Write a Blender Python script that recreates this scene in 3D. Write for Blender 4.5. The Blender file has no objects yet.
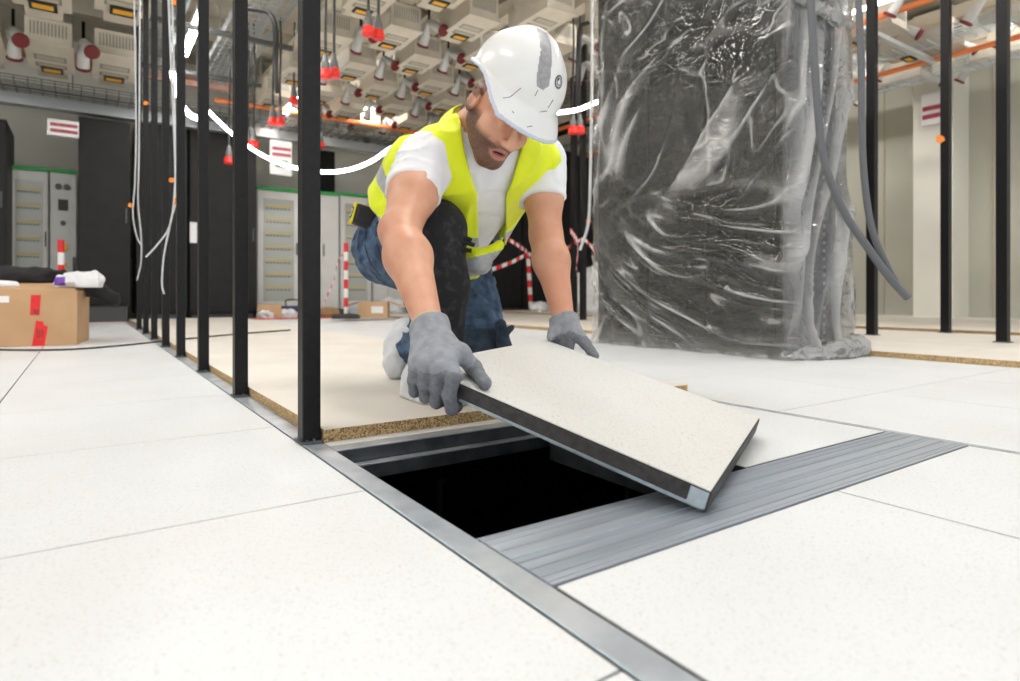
import bpy, bmesh, math, random
import numpy as np
from mathutils import Vector, Matrix, noise
random.seed(7); rng = np.random.RandomState(11)
scene = bpy.context.scene
COL = scene.collection
# ------------------------------------------------------------------ frame of the place
# X and Y run along the raised-floor grid, Z up, floor top at z = 0 (metres)
F, YAW, HY, HC, U0, V0 = 620.47, 0.6008, 293.85, 0.3284, -0.388, -0.392
SY, CY = math.sin(YAW), math.cos(YAW)
def RW(x, y, z):                      # right / forward / up seen from the tripod -> room
    return Vector((U0 + y*SY + x*CY, V0 + y*CY - x*SY, z))
def W(px, py, d):
    return RW((px-510)*d/F, d, HC-(py-HY)*d/F)
def floor_pt(px, py, z=0.0):
    return W(px, py, (HC-z)*F/(py-HY))
def at_v(px, py, v):                  # point on the plane Y = v
    t = (px-510)/F; d = (v-V0)/(CY - t*SY); return W(px, py, d)
def at_u(px, py, u):
    t = (px-510)/F; d = (u-U0)/(SY + t*CY); return W(px, py, d)
def at_z(px, py, z):
    return W(px, py, (HC-z)*F/(py-HY))

# ------------------------------------------------------------------ materials
def new_mat(name):
    m = bpy.data.materials.new(name); m.use_nodes = True
    nt = m.node_tree; return m, nt, nt.nodes['Principled BSDF']
def setp(b, **k):
    for a, v in k.items():
        n = {'col':'Base Color','rough':'Roughness','metal':'Metallic','spec':'Specular IOR Level','coat':'Coat Weight',
             'sheen':'Sheen Weight','sss':'Subsurface Weight','emit':'Emission Strength','ecol':'Emission Color','trans':'Transmission Weight','alpha':'Alpha'}[a]
        if a in ('col','ecol'): v = (*v[:3], 1)
        b.inputs[n].default_value = v
def plain(name, col, rough=.5, metal=0, **k):
    m, nt, b = new_mat(name); setp(b, col=col, rough=rough, metal=metal, **k); return m
def noisy(name, c1, c2, scale=40, rough=.5, metal=0, bump=0, bscale=None, detail=4, lo=.35, hi=.65, stretch=None, dist=.002, **k):
    m, nt, b = new_mat(name); setp(b, rough=rough, metal=metal, **k)
    tc = nt.nodes.new('ShaderNodeTexCoord'); src = tc.outputs['Object']
    if stretch:
        mp = nt.nodes.new('ShaderNodeMapping'); mp.inputs['Scale'].default_value = stretch
        nt.links.new(src, mp.inputs['Vector']); src = mp.outputs['Vector']
    n = nt.nodes.new('ShaderNodeTexNoise'); n.inputs['Scale'].default_value = scale; n.inputs['Detail'].default_value = detail
    nt.links.new(src, n.inputs['Vector'])
    r = nt.nodes.new('ShaderNodeValToRGB'); r.color_ramp.elements[0].position = lo; r.color_ramp.elements[1].position = hi
    r.color_ramp.elements[0].color = (*c1, 1); r.color_ramp.elements[1].color = (*c2, 1)
    nt.links.new(n.outputs['Fac'], r.inputs['Fac']); nt.links.new(r.outputs['Color'], b.inputs['Base Color'])
    if bump:
        n2 = nt.nodes.new('ShaderNodeTexNoise'); n2.inputs['Scale'].default_value = bscale or scale; n2.inputs['Detail'].default_value = 3
        nt.links.new(src, n2.inputs['Vector'])
        bp = nt.nodes.new('ShaderNodeBump'); bp.inputs['Strength'].default_value = bump; bp.inputs['Distance'].default_value = dist
        nt.links.new(n2.outputs['Fac'], bp.inputs['Height']); nt.links.new(bp.outputs['Normal'], b.inputs['Normal'])
    return m
def tile_mat(name, base, speck, rough=.42):
    m, nt, b = new_mat(name); setp(b, rough=rough, spec=.4)
    tc = nt.nodes.new('ShaderNodeTexCoord')
    n = nt.nodes.new('ShaderNodeTexNoise'); n.inputs['Scale'].default_value = 230; n.inputs['Detail'].default_value = 3
    nt.links.new(tc.outputs['Object'], n.inputs['Vector'])
    r = nt.nodes.new('ShaderNodeValToRGB'); r.color_ramp.elements[0].position = .55; r.color_ramp.elements[1].position = .75
    r.color_ramp.elements[0].color = (*base, 1); r.color_ramp.elements[1].color = (*speck, 1)
    nt.links.new(n.outputs['Fac'], r.inputs['Fac'])
    n3 = nt.nodes.new('ShaderNodeTexNoise'); n3.inputs['Scale'].default_value = 1.7; n3.inputs['Detail'].default_value = 5
    nt.links.new(tc.outputs['Object'], n3.inputs['Vector'])
    r3 = nt.nodes.new('ShaderNodeValToRGB'); r3.color_ramp.elements[0].position = .3; r3.color_ramp.elements[1].position = .6
    r3.color_ramp.elements[0].color = (.93, .92, .90, 1); r3.color_ramp.elements[1].color = (1, 1, 1, 1)
    nt.links.new(n3.outputs['Fac'], r3.inputs['Fac'])
    mx = nt.nodes.new('ShaderNodeMix'); mx.data_type = 'RGBA'; mx.blend_type = 'MULTIPLY'; mx.inputs[0].default_value = 1
    nt.links.new(r.outputs['Color'], mx.inputs[6]); nt.links.new(r3.outputs['Color'], mx.inputs[7])
    nt.links.new(mx.outputs[2], b.inputs['Base Color'])
    bp = nt.nodes.new('ShaderNodeBump'); bp.inputs['Strength'].default_value = .25; bp.inputs['Distance'].default_value = .0006
    nt.links.new(n.outputs['Fac'], bp.inputs['Height']); nt.links.new(bp.outputs['Normal'], b.inputs['Normal'])
    return m
def emis(name, col, s):
    m, nt, b = new_mat(name); setp(b, col=(.9,.9,.9), ecol=col, emit=s); return m
M = {}
M['tile'] = tile_mat('tile_white', (.79,.81,.83), (.64,.64,.63))
M['panel_top'] = tile_mat('panel_top', (.75,.75,.73), (.54,.52,.48))
M['alu'] = noisy('alu', (.46,.50,.56), (.66,.70,.76), 14, .34, .6, bump=.25, bscale=220, stretch=(1,1,1))
M['alu_groove'] = noisy('alu_groove', (.40,.45,.52), (.58,.63,.70), 9, .36, .65, bump=.3, bscale=160, stretch=(.15,6,1))
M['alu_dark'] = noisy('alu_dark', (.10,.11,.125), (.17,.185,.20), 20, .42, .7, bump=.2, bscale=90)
M['steel_blue'] = noisy('steel_blue', (.48,.56,.62), (.60,.68,.74), 60, .42, .5)
M['chip_top'] = noisy('chip_top', (.74,.69,.615), (.80,.755,.69), 3, .55, bump=.15, bscale=60)
def chip_edge():
    m, nt, b = new_mat('chip_edge'); setp(b, rough=.85)
    tc = nt.nodes.new('ShaderNodeTexCoord')
    v = nt.nodes.new('ShaderNodeTexVoronoi'); v.inputs['Scale'].default_value = 330
    nt.links.new(tc.outputs['Object'], v.inputs['Vector'])
    r = nt.nodes.new('ShaderNodeValToRGB')
    e = r.color_ramp.elements; e[0].position = 0; e[0].color = (.15,.085,.03,1); e[1].position = 1; e[1].color = (.72,.54,.30,1)
    e2 = r.color_ramp.elements.new(.45); e2.color = (.47,.31,.14,1)
    s = nt.nodes.new('ShaderNodeSeparateColor'); nt.links.new(v.outputs['Color'], s.inputs['Color'])
    nt.links.new(s.outputs['Red'], r.inputs['Fac']); nt.links.new(r.outputs['Color'], b.inputs['Base Color'])
    bp = nt.nodes.new('ShaderNodeBump'); bp.inputs['Strength'].default_value = .6; bp.inputs['Distance'].default_value = .001
    nt.links.new(s.outputs['Green'], bp.inputs['Height']); nt.links.new(bp.outputs['Normal'], b.inputs['Normal'])
    return m
M['chip_edge'] = chip_edge()
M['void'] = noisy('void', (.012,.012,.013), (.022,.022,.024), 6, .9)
M['black'] = noisy('black_powder', (.004,.004,.0045), (.008,.008,.009), 60, .42, bump=.1, bscale=300, spec=.3)
M['black_cab'] = noisy('black_cab', (.009,.009,.0092), (.013,.013,.013), 8, .5, spec=.3)
M['rubber'] = plain('rubber', (.03,.028,.027), .7)
M['gasket'] = noisy('gasket', (.030,.028,.028), (.055,.05,.05), 90, .6)
M['beige'] = noisy('beige_box', (.56,.50,.40), (.62,.56,.46), 6, .5)
M['beige_d'] = noisy('beige_grille', (.40,.36,.28), (.50,.45,.36), 60, .7)
M['slot'] = plain('slot_grey', (.22,.215,.19), .6)
M['label_black'] = plain('label_black', (.02,.02,.018), .5)
M['amber'] = plain('label_amber', (.85,.42,.03), .5)
M['sock'] = noisy('socket_grey', (.46,.46,.44), (.54,.54,.52), 12, .4)
M['sock_red'] = plain('socket_red', (.14,.006,.008), .45)
M['plug_red'] = plain('plug_red', (.80,.03,.02), .35)
M['plug_grey'] = plain('plug_grey', (.13,.135,.135), .4)
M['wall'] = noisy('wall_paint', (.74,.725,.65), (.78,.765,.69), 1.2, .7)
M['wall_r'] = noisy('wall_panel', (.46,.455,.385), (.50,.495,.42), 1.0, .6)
M['ceil'] = noisy('ceiling', (.42,.385,.31), (.52,.48,.40), 5, .8, bump=.3, bscale=20)
M['white'] = plain('white_metal', (.78,.78,.77), .4)
M['greyw'] = noisy('enclosure_grey', (.60,.60,.575), (.64,.64,.615), 5, .45)
M['green'] = plain('green_strip', (.02,.32,.06), .5)
M['red'] = noisy('red_tape', (.70,.012,.016), (.82,.02,.025), 30, .35)
M['redpaint'] = plain('red_paint', (.72,.02,.025), .4)
M['whitepl'] = plain('white_plastic', (.82,.82,.82), .4)
M['orange'] = plain('orange_tape', (.95,.27,.02), .5)
M['conduit_orange'] = plain('conduit_orange', (.80,.22,.06), .5)
M['conduit_pink'] = plain('conduit_brown', (.40,.23,.17), .6)
M['wire'] = plain('wire_zinc', (.50,.53,.54), .35, .6)
M['tray'] = plain('tray_dark', (.12,.125,.12), .5, .4)
M['cable_b'] = plain('cable_black', (.015,.015,.015), .45)
M['cable_w'] = plain('cable_white', (.62,.64,.66), .4)
M['cable_g'] = plain('cable_grey', (.11,.115,.125), .4)
M['card'] = noisy('cardboard', (.50,.31,.165), (.56,.36,.20), 4, .8, bump=.1, bscale=60)
M['cardin'] = plain('cardboard_inner', (.40,.25,.13), .9)
M['paper'] = plain('paper', (.80,.80,.80), .6)
M['brownprint'] = plain('print_ink', (.10,.04,.02), .7)
M['glassp'] = plain('door_glass', (.38,.40,.36), .12, 0, spec=.6)
M['brass'] = plain('terminal_yellow', (.55,.42,.14), .5)
M['knob_y'] = plain('knob_yellow', (.75,.48,.04), .4)
M['dkgrey'] = plain('dark_grey', (.07,.075,.08), .5)
M['signink'] = plain('sign_ink', (.42,.03,.06), .5)
M['lamp'] = emis('lamp_diffuser', (1,.97,.93), 42)
M['rope'] = emis('rope_light', (1,.98,.94), 14)
M['navy'] = noisy('navy_cloth', (.012,.014,.022), (.03,.034,.05), 10, .9, bump=.4, bscale=40)
M['blackcloth'] = noisy('black_cloth', (.005,.005,.006), (.013,.013,.016), 10, .8, bump=.5, bscale=30, dist=.01)
M['whitecloth'] = noisy('white_cloth', (.72,.72,.74), (.82,.82,.83), 10, .8, bump=.4, bscale=30, dist=.008)
M['purple'] = plain('purple_print', (.16,.06,.40), .5)
M['bluestripe'] = plain('blue_stripe', (.05,.09,.25), .6)

# ------------------------------------------------------------------ object helpers
def tag(o, label=None, cat=None, group=None, kind=None):
    if label: o['label'] = label
    if cat: o['category'] = cat
    if group: o['group'] = group
    if kind: o['kind'] = kind
    return o
def empty(name, loc, label=None, cat=None, group=None, kind=None):
    o = bpy.data.objects.new(name, None); COL.objects.link(o); o.location = loc; o.empty_display_size = .05
    return tag(o, label, cat, group, kind)
def wroot(parent):
    v = Vector((0,0,0)); p = parent
    while p is not None: v += p.location; p = p.parent
    return v
class MB:
    """collects shapes (world coordinates, several material slots) into ONE mesh object"""
    def __init__(s): s.v = []; s.f = []; s.m = []; s.mats = []; s.sm = []
    def mi(s, mat):
        if mat not in s.mats: s.mats.append(mat)
        return s.mats.index(mat)
    def add(s, vs, fs, mat, smooth=False):
        n = len(s.v); s.v += [tuple(v) for v in vs]; k = s.mi(mat)
        for f in fs: s.f.append([n+i for i in f]); s.m.append(k); s.sm.append(smooth)
    def box(s, a, b, mat, bev=0, X=None):
        x0,y0,z0 = a; x1,y1,z1 = b
        if bev <= 0:
            vs = [(x,y,z) for z in (z0,z1) for (x,y) in ((x0,y0),(x1,y0),(x1,y1),(x0,y1))]
            fs = [(0,3,2,1),(4,5,6,7),(0,1,5,4),(1,2,6,5),(2,3,7,6),(3,0,4,7)]
        else:
            bm = bmesh.new(); bmesh.ops.create_cube(bm, size=1)
            for v in bm.verts: v.co = Vector(((x0+x1)/2+v.co.x*(x1-x0), (y0+y1)/2+v.co.y*(y1-y0), (z0+z1)/2+v.co.z*(z1-z0)))
            bmesh.ops.bevel(bm, geom=bm.edges[:], offset=min(bev, .45*min(x1-x0,y1-y0,z1-z0)), segments=2, profile=.6, affect='EDGES')
            bm.verts.index_update(); vs = [tuple(v.co) for v in bm.verts]; fs = [[v.index for v in f.verts] for f in bm.faces]; bm.free()
        if X is not None: vs = [X @ Vector(v) for v in vs]
        s.add(vs, fs, mat)
    def cyl(s, p, q, r, mat, r2=None, n=16, caps=True, smooth=True):
        p, q = Vector(p), Vector(q); r2 = r if r2 is None else r2
        d = (q-p).normalized(); a = d.orthogonal().normalized(); b = d.cross(a)
        vs = []
        for c, rr in ((p, r), (q, r2)):
            for i in range(n):
                t = 2*math.pi*i/n; vs.append(c + rr*(math.cos(t)*a + math.sin(t)*b))
        s.add(vs, [(i, (i+1)%n, n+(i+1)%n, n+i) for i in range(n)], mat, smooth)
        if caps: s.add(vs[:n], [tuple(range(n))[::-1]], mat); s.add(vs[n:], [tuple(range(n))], mat)
    def lathe(s, p, q, prof, mat, n=20):
        """prof = [(t along p->q, radius)]"""
        p, q = Vector(p), Vector(q); d = (q-p).normalized(); a = d.orthogonal().normalized(); b = d.cross(a); L = (q-p).length
        vs = []
        for t, r in prof:
            for i in range(n):
                w = 2*math.pi*i/n; vs.append(p + d*L*t + r*(math.cos(w)*a + math.sin(w)*b))
        fs = [(k*n+i, k*n+(i+1)%n, (k+1)*n+(i+1)%n, (k+1)*n+i) for k in range(len(prof)-1) for i in range(n)]
        s.add(vs, fs, mat, True)
        s.add(vs[:n], [tuple(range(n))[::-1]], mat); s.add(vs[-n:], [tuple(range(n))], mat)
    def tube(s, pts, r, mat, n=8, sub=6):
        pts = catmull(pts, sub); N = len(pts); vs = []; prev = None
        for i, p in enumerate(pts):
            d = (pts[min(i+1,N-1)] - pts[max(i-1,0)]).normalized()
            a = d.orthogonal().normalized() if prev is None else (prev - d*prev.dot(d)).normalized()
            prev = a; b = d.cross(a)
            for k in range(n):
                t = 2*math.pi*k/n; vs.append(p + r*(math.cos(t)*a + math.sin(t)*b))
        s.add(vs, [(i*n+k, i*n+(k+1)%n, (i+1)*n+(k+1)%n, (i+1)*n+k) for i in range(N-1) for k in range(n)], mat, True)
        s.add(vs[:n], [tuple(range(n))[::-1]], mat); s.add(vs[-n:], [tuple(range(n))], mat)
    def prism(s, poly, z0, z1, mat, topmat=None, flat=None):
        n = len(poly); vs = [(x,y,z0) for x,y in poly] + [(x,y,z1) for x,y in poly]
        s.add(vs, [(i,(i+1)%n,n+(i+1)%n,n+i) for i in range(n)] + [tuple(range(n))[::-1]], mat)
        s.add(vs[n:], [tuple(range(n))], topmat or mat)
    def build(s, name, parent=None, **t):
        me = bpy.data.meshes.new(name); o = wroot(parent)
        if t.pop('own', False):
            c = Vector(np.mean(np.array(s.v), axis=0)); c.z = min(v[2] for v in s.v)
        else: c = Vector((0,0,0))
        if parent is None:
            c = Vector(np.mean(np.array(s.v), axis=0)); c.z = min(v[2] for v in s.v); o = c
        me.from_pydata([(v[0]-o.x, v[1]-o.y, v[2]-o.z) for v in s.v], [], s.f)
        for m in s.mats: me.materials.append(m)
        me.polygons.foreach_set('material_index', s.m); me.polygons.foreach_set('use_smooth', s.sm); me.update()
        ob = bpy.data.objects.new(name, me); COL.objects.link(ob)
        if parent is not None: ob.parent = parent
        else: ob.location = o
        return tag(ob, **t)
def catmull(pts, sub=6):
    pts = [Vector(p) for p in pts]
    if len(pts) < 3 or sub < 2: return pts
    P = [pts[0]*2-pts[1]] + pts + [pts[-1]*2-pts[-2]]; out = []
    for i in range(1, len(P)-2):
        for k in range(sub):
            t = k/sub; a,b,c,d = P[i-1],P[i],P[i+1],P[i+2]
            out.append(.5*((2*b) + (c-a)*t + (2*a-5*b+4*c-d)*t*t + (3*b-a-3*c+d)*t**3))
    out.append(pts[-1]); return out
def kids(o): return [c for c in bpy.data.objects if c.parent == o]
def copy_tree(o, parent=None):
    c = o.copy(); COL.objects.link(c); c.parent = parent
    for ch in KIDS.get(o.name, []): copy_tree(ch, c)
    return c
KIDS = {}
def register(o):
    KIDS[o.name] = [c for c in bpy.data.objects if c.parent == o]
    for c in KIDS[o.name]: register(c)
# ------------------------------------------------------------------ the setting
fl = MB(); G = .0019
def slab(u0, u1, v0, v1, mat=None):
    fl.box((u0+G, v0+G, -.038), (u1-G, v1-G, -.0022), M['rubber']); fl.box((u0+G*.9, v0+G*.9, -.0025), (u1-G*.9, v1-G*.9, 0), mat or M['tile'], .0008)  # tile bodies coloured black to put the gap shade into the seams
VEND = 8.25
vs_ = [-1.8 + .6*k for k in range(18)]
for k in range(len(vs_)-1):
    a, b = vs_[k], min(vs_[k+1], VEND)
    if b <= a: continue
    for j in range(9): slab(-.6*(j+1), -.6*j-.0005, a, b)
slab(.0475, .646, -.444, .1545); slab(.648, 1.190, -.444, .1545); slab(.0475, .646, -1.04, -.447); slab(.648, 1.190, -1.04, -.447)
slab(.646, 1.190, .3255, .93)
slab(.046, 1.190, .93, 1.4)
vr = [.6137 + .6*k for k in range(-3, 13)]
for k in range(len(vr)-1):
    for j in range(3): slab(1.2095+.6*j, 1.2095+.6*(j+1), vr[k], min(vr[k+1], VEND))
# solid sub-layers under the chipboard sheets
fl.box((.046, 1.4, -.038), (1.2095, VEND, -.0005), M['tile']); fl.box((3.0095, -1.2, -.038), (8.3, VEND, -.0005), M['tile'])
floor = fl.build('floor', label='white speckled raised floor of square tiles', kind='structure')
vd = MB()  # near-black box added so no light leaks in below the floor
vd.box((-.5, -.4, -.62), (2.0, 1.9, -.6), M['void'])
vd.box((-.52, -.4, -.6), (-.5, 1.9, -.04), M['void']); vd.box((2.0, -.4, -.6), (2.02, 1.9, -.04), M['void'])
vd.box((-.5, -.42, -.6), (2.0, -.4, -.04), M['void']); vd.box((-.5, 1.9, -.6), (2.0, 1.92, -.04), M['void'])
vd.build('floor_void_blocker', label='near-black box added round the void under the raised floor to block light', kind='structure')
cf = MB(); cf.box((-9, VEND+.02, -.3), (9, 11, -.02), noisy('concrete', (.42,.41,.38), (.5,.49,.45), 3, .8))
cf.build('floor_concrete', label='lower grey floor behind the raised floor', kind='structure')
# floor trims
t = MB()
t.box((.0006, -1.9, -.03), (.0436, VEND, .0003), M['alu'], .0008)
t.box((.0006, -1.9, -.03), (.004, VEND, .0016), M['steel_blue'], .0006)
t.build('trim_1', label='long aluminium bar set flush in the floor under the black posts', kind='structure')
t = MB(); t.box((1.192, -1.2, -.03), (1.2035, 8.0, .0004), M['alu'], .0006); t.build('trim_2', label='thin aluminium strip in the floor right of the opening', kind='structure')
t = MB(); t.box((-5, VEND-.03, -.01), (3, VEND+.02, .0022), M['redpaint'])
t.build('trim_3', label='red edge tape along the far end of the raised floor', kind='structure')
# room shell
w = MB(); w.box((-8, 9.9, -.3), (8.4, 10.1, 3.9), M['wall'])
w.build('wall_back', label='cream painted back wall', kind='structure')
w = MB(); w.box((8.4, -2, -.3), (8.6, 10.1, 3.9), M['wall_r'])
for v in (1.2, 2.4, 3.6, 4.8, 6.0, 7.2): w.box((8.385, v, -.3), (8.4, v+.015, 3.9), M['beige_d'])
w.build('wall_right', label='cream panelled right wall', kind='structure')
w = MB(); w.box((-8.2, -2, -.3), (-8, 10.1, 3.9), M['wall']); w.build('wall_left', label='cream left wall', kind='structure')
w = MB(); w.box((-8.2, -2.5, 3.75), (8.6, 10.1, 3.9), M['ceil'])
for v in (3.2, 4.8, 6.4, 8.0): w.box((-8, v, 3.45), (8.4, v+.18, 3.75), M['ceil'])
w.build('ceiling', label='beige brown ceiling with beams', kind='structure')
# white pier on the right wall
pA, pB = at_u(915, 320, 8.0), at_u(955, 320, 8.0)
w = MB(); w.box((7.95, min(pA.y,pB.y), -.02), (8.4, max(pA.y,pB.y), 3.7), M['wall']); w.build('trim_4', label='white column standing against the right wall', kind='structure')

# ------------------------------------------------------------------ chipboard sheets
def sheet(name, a, b, z0, z1, label):
    m = MB(); m.box((a[0],a[1],z0), (b[0],b[1],z1), M['chip_edge'])
    e = .0003; m.box((a[0]+e,a[1]+e,z1-.001), (b[0]-e,b[1]-e,z1+.0006), M['chip_top'])
    return m.build('chipboard_sheet', label=label, cat='board')
CT = .0286
sheet('', (.047,.9677), (1.255,3.0), .0005, CT-.0006, 'chipboard sheet under the kneeling worker with its rough edge at the opening')
sheet('', (.047,3.003), (1.255,5.6), .0005, CT-.0006, 'middle chipboard sheet in the left aisle behind the worker')
sheet('', (.047,5.603), (1.255,VEND-.05), .0005, CT-.0006, 'farthest chipboard sheet in the left aisle near the red tape')
sheet('', (3.035,-1.0), (5.14,.93), .0005, CT-.0006, 'chipboard sheet at the right edge in front of the black posts')
sheet('', (3.035,.933), (5.14,3.2), .0005, CT-.0006, 'chipboard sheet beside the wrapped rack under the black posts')
sheet('', (3.035,3.203), (5.14,VEND-.05), .0005, CT-.0006, 'chipboard sheet behind the wrapped rack')
sheet('', (5.16,-1.0), (8.2,VEND-.05), .0005, .05, 'thicker chipboard sheet along the right wall')

# ------------------------------------------------------------------ opening: profiles
m = MB(); z0 = .0004
m.box((.046,.1575,-.03), (1.190,.3227,-.0014), M['alu_groove'])
edges = [.1580]; x = .1580
widths = [.006,.003,.010,.004,.020,.003,.016,.006,.003,.012,.024,.003,.018,.005,.012,.004,.010]
for i, wd in enumerate(widths):
    g = .0008 if i % 2 else .0005
    if x+wd > .3222: wd = .3222-x
    m.box((.0464, x, -.004), (1.1895, x+wd-g, z0 - (0 if i%2==0 else .0005)), M['alu_groove'], .0003); x += wd
m.box((.0464,.2385,-.003),(1.1895,.2398,.0012), M['steel_blue'])
m.build('aluminium_profile', label='wide grooved grey aluminium profile lying in front of the floor opening', cat='profile')
m = MB()
m.box((.046,.887,-.028), (.64,.9670,-.0004), M['alu'], .001); m.box((.046,.8862,-.030), (.64,.8872,-.003), M['alu_dark'])
m.build('support_rail', label='upper metal rail at the back of the opening under the chipboard edge', cat='rail')
m = MB()
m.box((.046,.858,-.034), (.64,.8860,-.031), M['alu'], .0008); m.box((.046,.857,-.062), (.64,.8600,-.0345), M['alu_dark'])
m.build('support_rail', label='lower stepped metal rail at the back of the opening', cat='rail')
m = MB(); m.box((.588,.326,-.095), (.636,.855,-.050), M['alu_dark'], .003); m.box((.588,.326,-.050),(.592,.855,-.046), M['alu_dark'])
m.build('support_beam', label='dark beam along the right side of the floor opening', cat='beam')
def pedestal(u, v, lab):
    e = empty('floor_pedestal', (u,v,-.6), lab, 'pedestal')
    m = MB(); m.cyl((u,v,-.594),(u,v,-.102),.008,M['black'],n=16); m.build('tube', e)
    m = MB(); m.box((u-.05,v-.05,-.5995),(u+.05,v+.05,-.594),M['alu_dark'],.002); m.build('base_plate', e)
    m = MB(); m.box((u-.012,v-.01,-.102),(u+.012,v+.01,-.097),M['black'],.002); m.build('head_plate', e)
pq = at_v(440,480,.875); pedestal(pq.x,.875,'thin floor pedestal in the dark opening under the rear rails')
pedestal(.612,.60,'floor pedestal under the dark beam at the right of the opening')

# ------------------------------------------------------------------ lifted floor panel
PA, PB_, PC = .287, -.018, .470
Rm = Matrix.Rotation(PC,4,'Z') @ Matrix.Rotation(PB_,4,'Y') @ Matrix.Rotation(PA,4,'X')
PM = Matrix.Translation((.372,.206,.0012)) @ Rm
T, S = .037, .564
pr = empty('floor_panel', PM.translation, 'square white speckled floor panel being lifted by the worker over the opening', 'floor panel')
m = MB(); m.box((.0008,.0008,T-.0022),(S-.0008,S-.0008,T),M['panel_top'],.0006,PM); m.build('top_surface', pr)
m = MB(); m.box((.006,.006,0),(S-.006,S-.006,.006),M['steel_blue'],.002,PM)
m.box((.0012,.0012,.0035),(S-.0012,S-.0012,T-.0024),M['steel_blue'],.003,PM); m.build('steel_tray', pr, label='pale blue grey steel underside')
m = MB(); m.box((-.0022,.030,.0095),(.0035,S-.01,T-.0045),M['gasket'],.001,PM); m.build('edge_strip', pr)
m = MB(); m.box((.002,-.0018,.002),(S-.004,.003,T-.003),M['gasket'],.001,PM); m.build('edge_strip', pr)
m = MB(); m.box((.03,S-.003,.008),(S-.03,S+.0018,T-.004),M['gasket'],.001,PM); m.build('edge_strip', pr)
m = MB(); m.box((-.0004,-.0004,T-.0042),(S+.0004,S+.0004,T-.0021),M['rubber'],.0006,PM); m.build('edge_trim', pr)
PMI = PM.inverted()
def on_panel(px, py, h=0):
    """point where the sight line meets the plane h above the panel top"""
    o = Vector((U0,V0,HC)); d = W(px,py,1)-o
    lo = PMI @ o; ld = (PMI.to_3x3() @ d); k = (T+h-lo.z)/ld.z
    return o + d*k

# ------------------------------------------------------------------ black posts
def post(u, v, s, z0, h, label, group=None, proto=None):
    if proto is None:
        e = empty('steel_post', (u,v,z0), label, 'post', group)
        m = MB(); m.box((u-s/2,v-s/2,z0+.006),(u+s/2,v+s/2,z0+h),M['black'],.003); m.build('shaft', e)
        m = MB(); m.box((u-s*.62,v-s*.75,z0+.0005),(u+s*.56,v+s*.75,z0+.006),M['alu_dark'],.001)
        for k in range(9):
            a = k*.7; m.cyl((u+math.cos(a)*s*.56,v+math.sin(a)*s*.6,z0+.004),(u+math.cos(a)*s*.56,v+math.sin(a)*s*.6,z0+.0085+.002*(k%2)),.004,M['alu_dark'],n=7)
        m.build('foot_weld', e, label='welded foot with a rough bead')
        register(e); return e
    e = copy_tree(proto); e.location = (u,v,z0); tag(e, label, 'post', group); return e
LW = ['nearest black steel post at the corner of the floor opening', 'second black steel post back from the opening', 'third black steel post back from the opening',
      'fourth black steel post back from the opening', 'fifth black steel post back in the left row', 'sixth black steel post back in the left row',
      'seventh black steel post back in the left row', 'eighth and farthest black steel post of the left row']
p0 = post(.023, .997, .040, .0003, 3.3, LW[0])
for i, v in enumerate((1.737, 2.49, 3.23, 3.96, 4.72, 5.46, 6.22)): post(.023, v, .040, .0003, 3.3, LW[i+1], None, p0)
q = W(1003, 342.5, 3.83); q0 = post(q.x, q.y, .058, CT+.0002, 3.3, 'black steel post at the far right of the picture')
q = W(872, 335, 4.5); post(q.x, q.y, .058, CT+.0002, 3.3, 'black steel post directly right of the wrapped rack', None, q0)
q = W(946, 333, 4.77); post(q.x, q.y, .058, CT+.0002, 3.3, 'black steel post in front of the white wall column', None, q0)
q = at_u(583, 318, 4.3); post(q.x, q.y, .058, CT+.0002, 3.3, 'black steel post just left of the wrapped rack', None, q0)
q = at_u(574, 312, 4.3); post(q.x, q.y, .058, CT+.0002, 3.3, 'black steel post far behind the worker beside the tape bow', None, q0)

# ------------------------------------------------------------------ lights of the room
def batten(u, v0, v1, z, lab, w=.07, axis='v'):
    c = ((u, (v0+v1)/2, z))
    e = empty('ceiling_light', c, lab, 'light')
    m = MB(); m.box((u-w/2-.01,v0,z+.012),(u+w/2+.01,v1,z+.07),M['white'],.004); m.build('housing', e)
    m = MB(); m.box((u-w/2,v0+.01,z),(u+w/2,v1-.01,z+.012),M['lamp'],.002); m.build('diffuser', e)
# ------------------------------------------------------------------ luminaires
ORD = ['nearest','second','third','fourth','fifth','sixth','seventh','eighth','ninth','tenth','eleventh','twelfth']
batten(.53, 6.05, 7.45, 3.0, 'bright long lamp hanging in the cable trays behind the left posts')
batten(.53, 4.0, 5.4, 3.0, 'long lamp above the trays, nearer than the one behind the posts')
for i,(u,v) in enumerate(((-1.6,.8),(-1.6,3.2),(1.2,.6),(1.2,2.4),(3.6,1.0),(6.6,1.2),(6.6,4.2),(-4.2,2.5),(-3.4,5.4),(3.9,3.2))):
    batten(u, v-.75, v+.75, 3.42, ['ceiling lamp over the left floor tiles','second ceiling lamp over the left floor tiles','ceiling lamp above the floor opening','ceiling lamp above the kneeling worker','ceiling lamp above the right posts','ceiling lamp near the right wall','second ceiling lamp near the right wall','ceiling lamp over the far left floor','ceiling lamp above the cardboard box','ceiling lamp above the wrapped rack'][i], .14)
qa = at_v(287,112,8.2); batten(qa.x, 7.5, 8.3, qa.z, 'far lamp shining low behind the nearest post', .12)
qa = at_v(362,118,8.3); batten(qa.x, 7.7, 8.4, qa.z+.05, 'far lamp shining behind the sagging rope light', .12)
batten(1.83, 6.4, 7.7, 3.34, 'far lamp shining between the rows of beige boxes')

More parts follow.
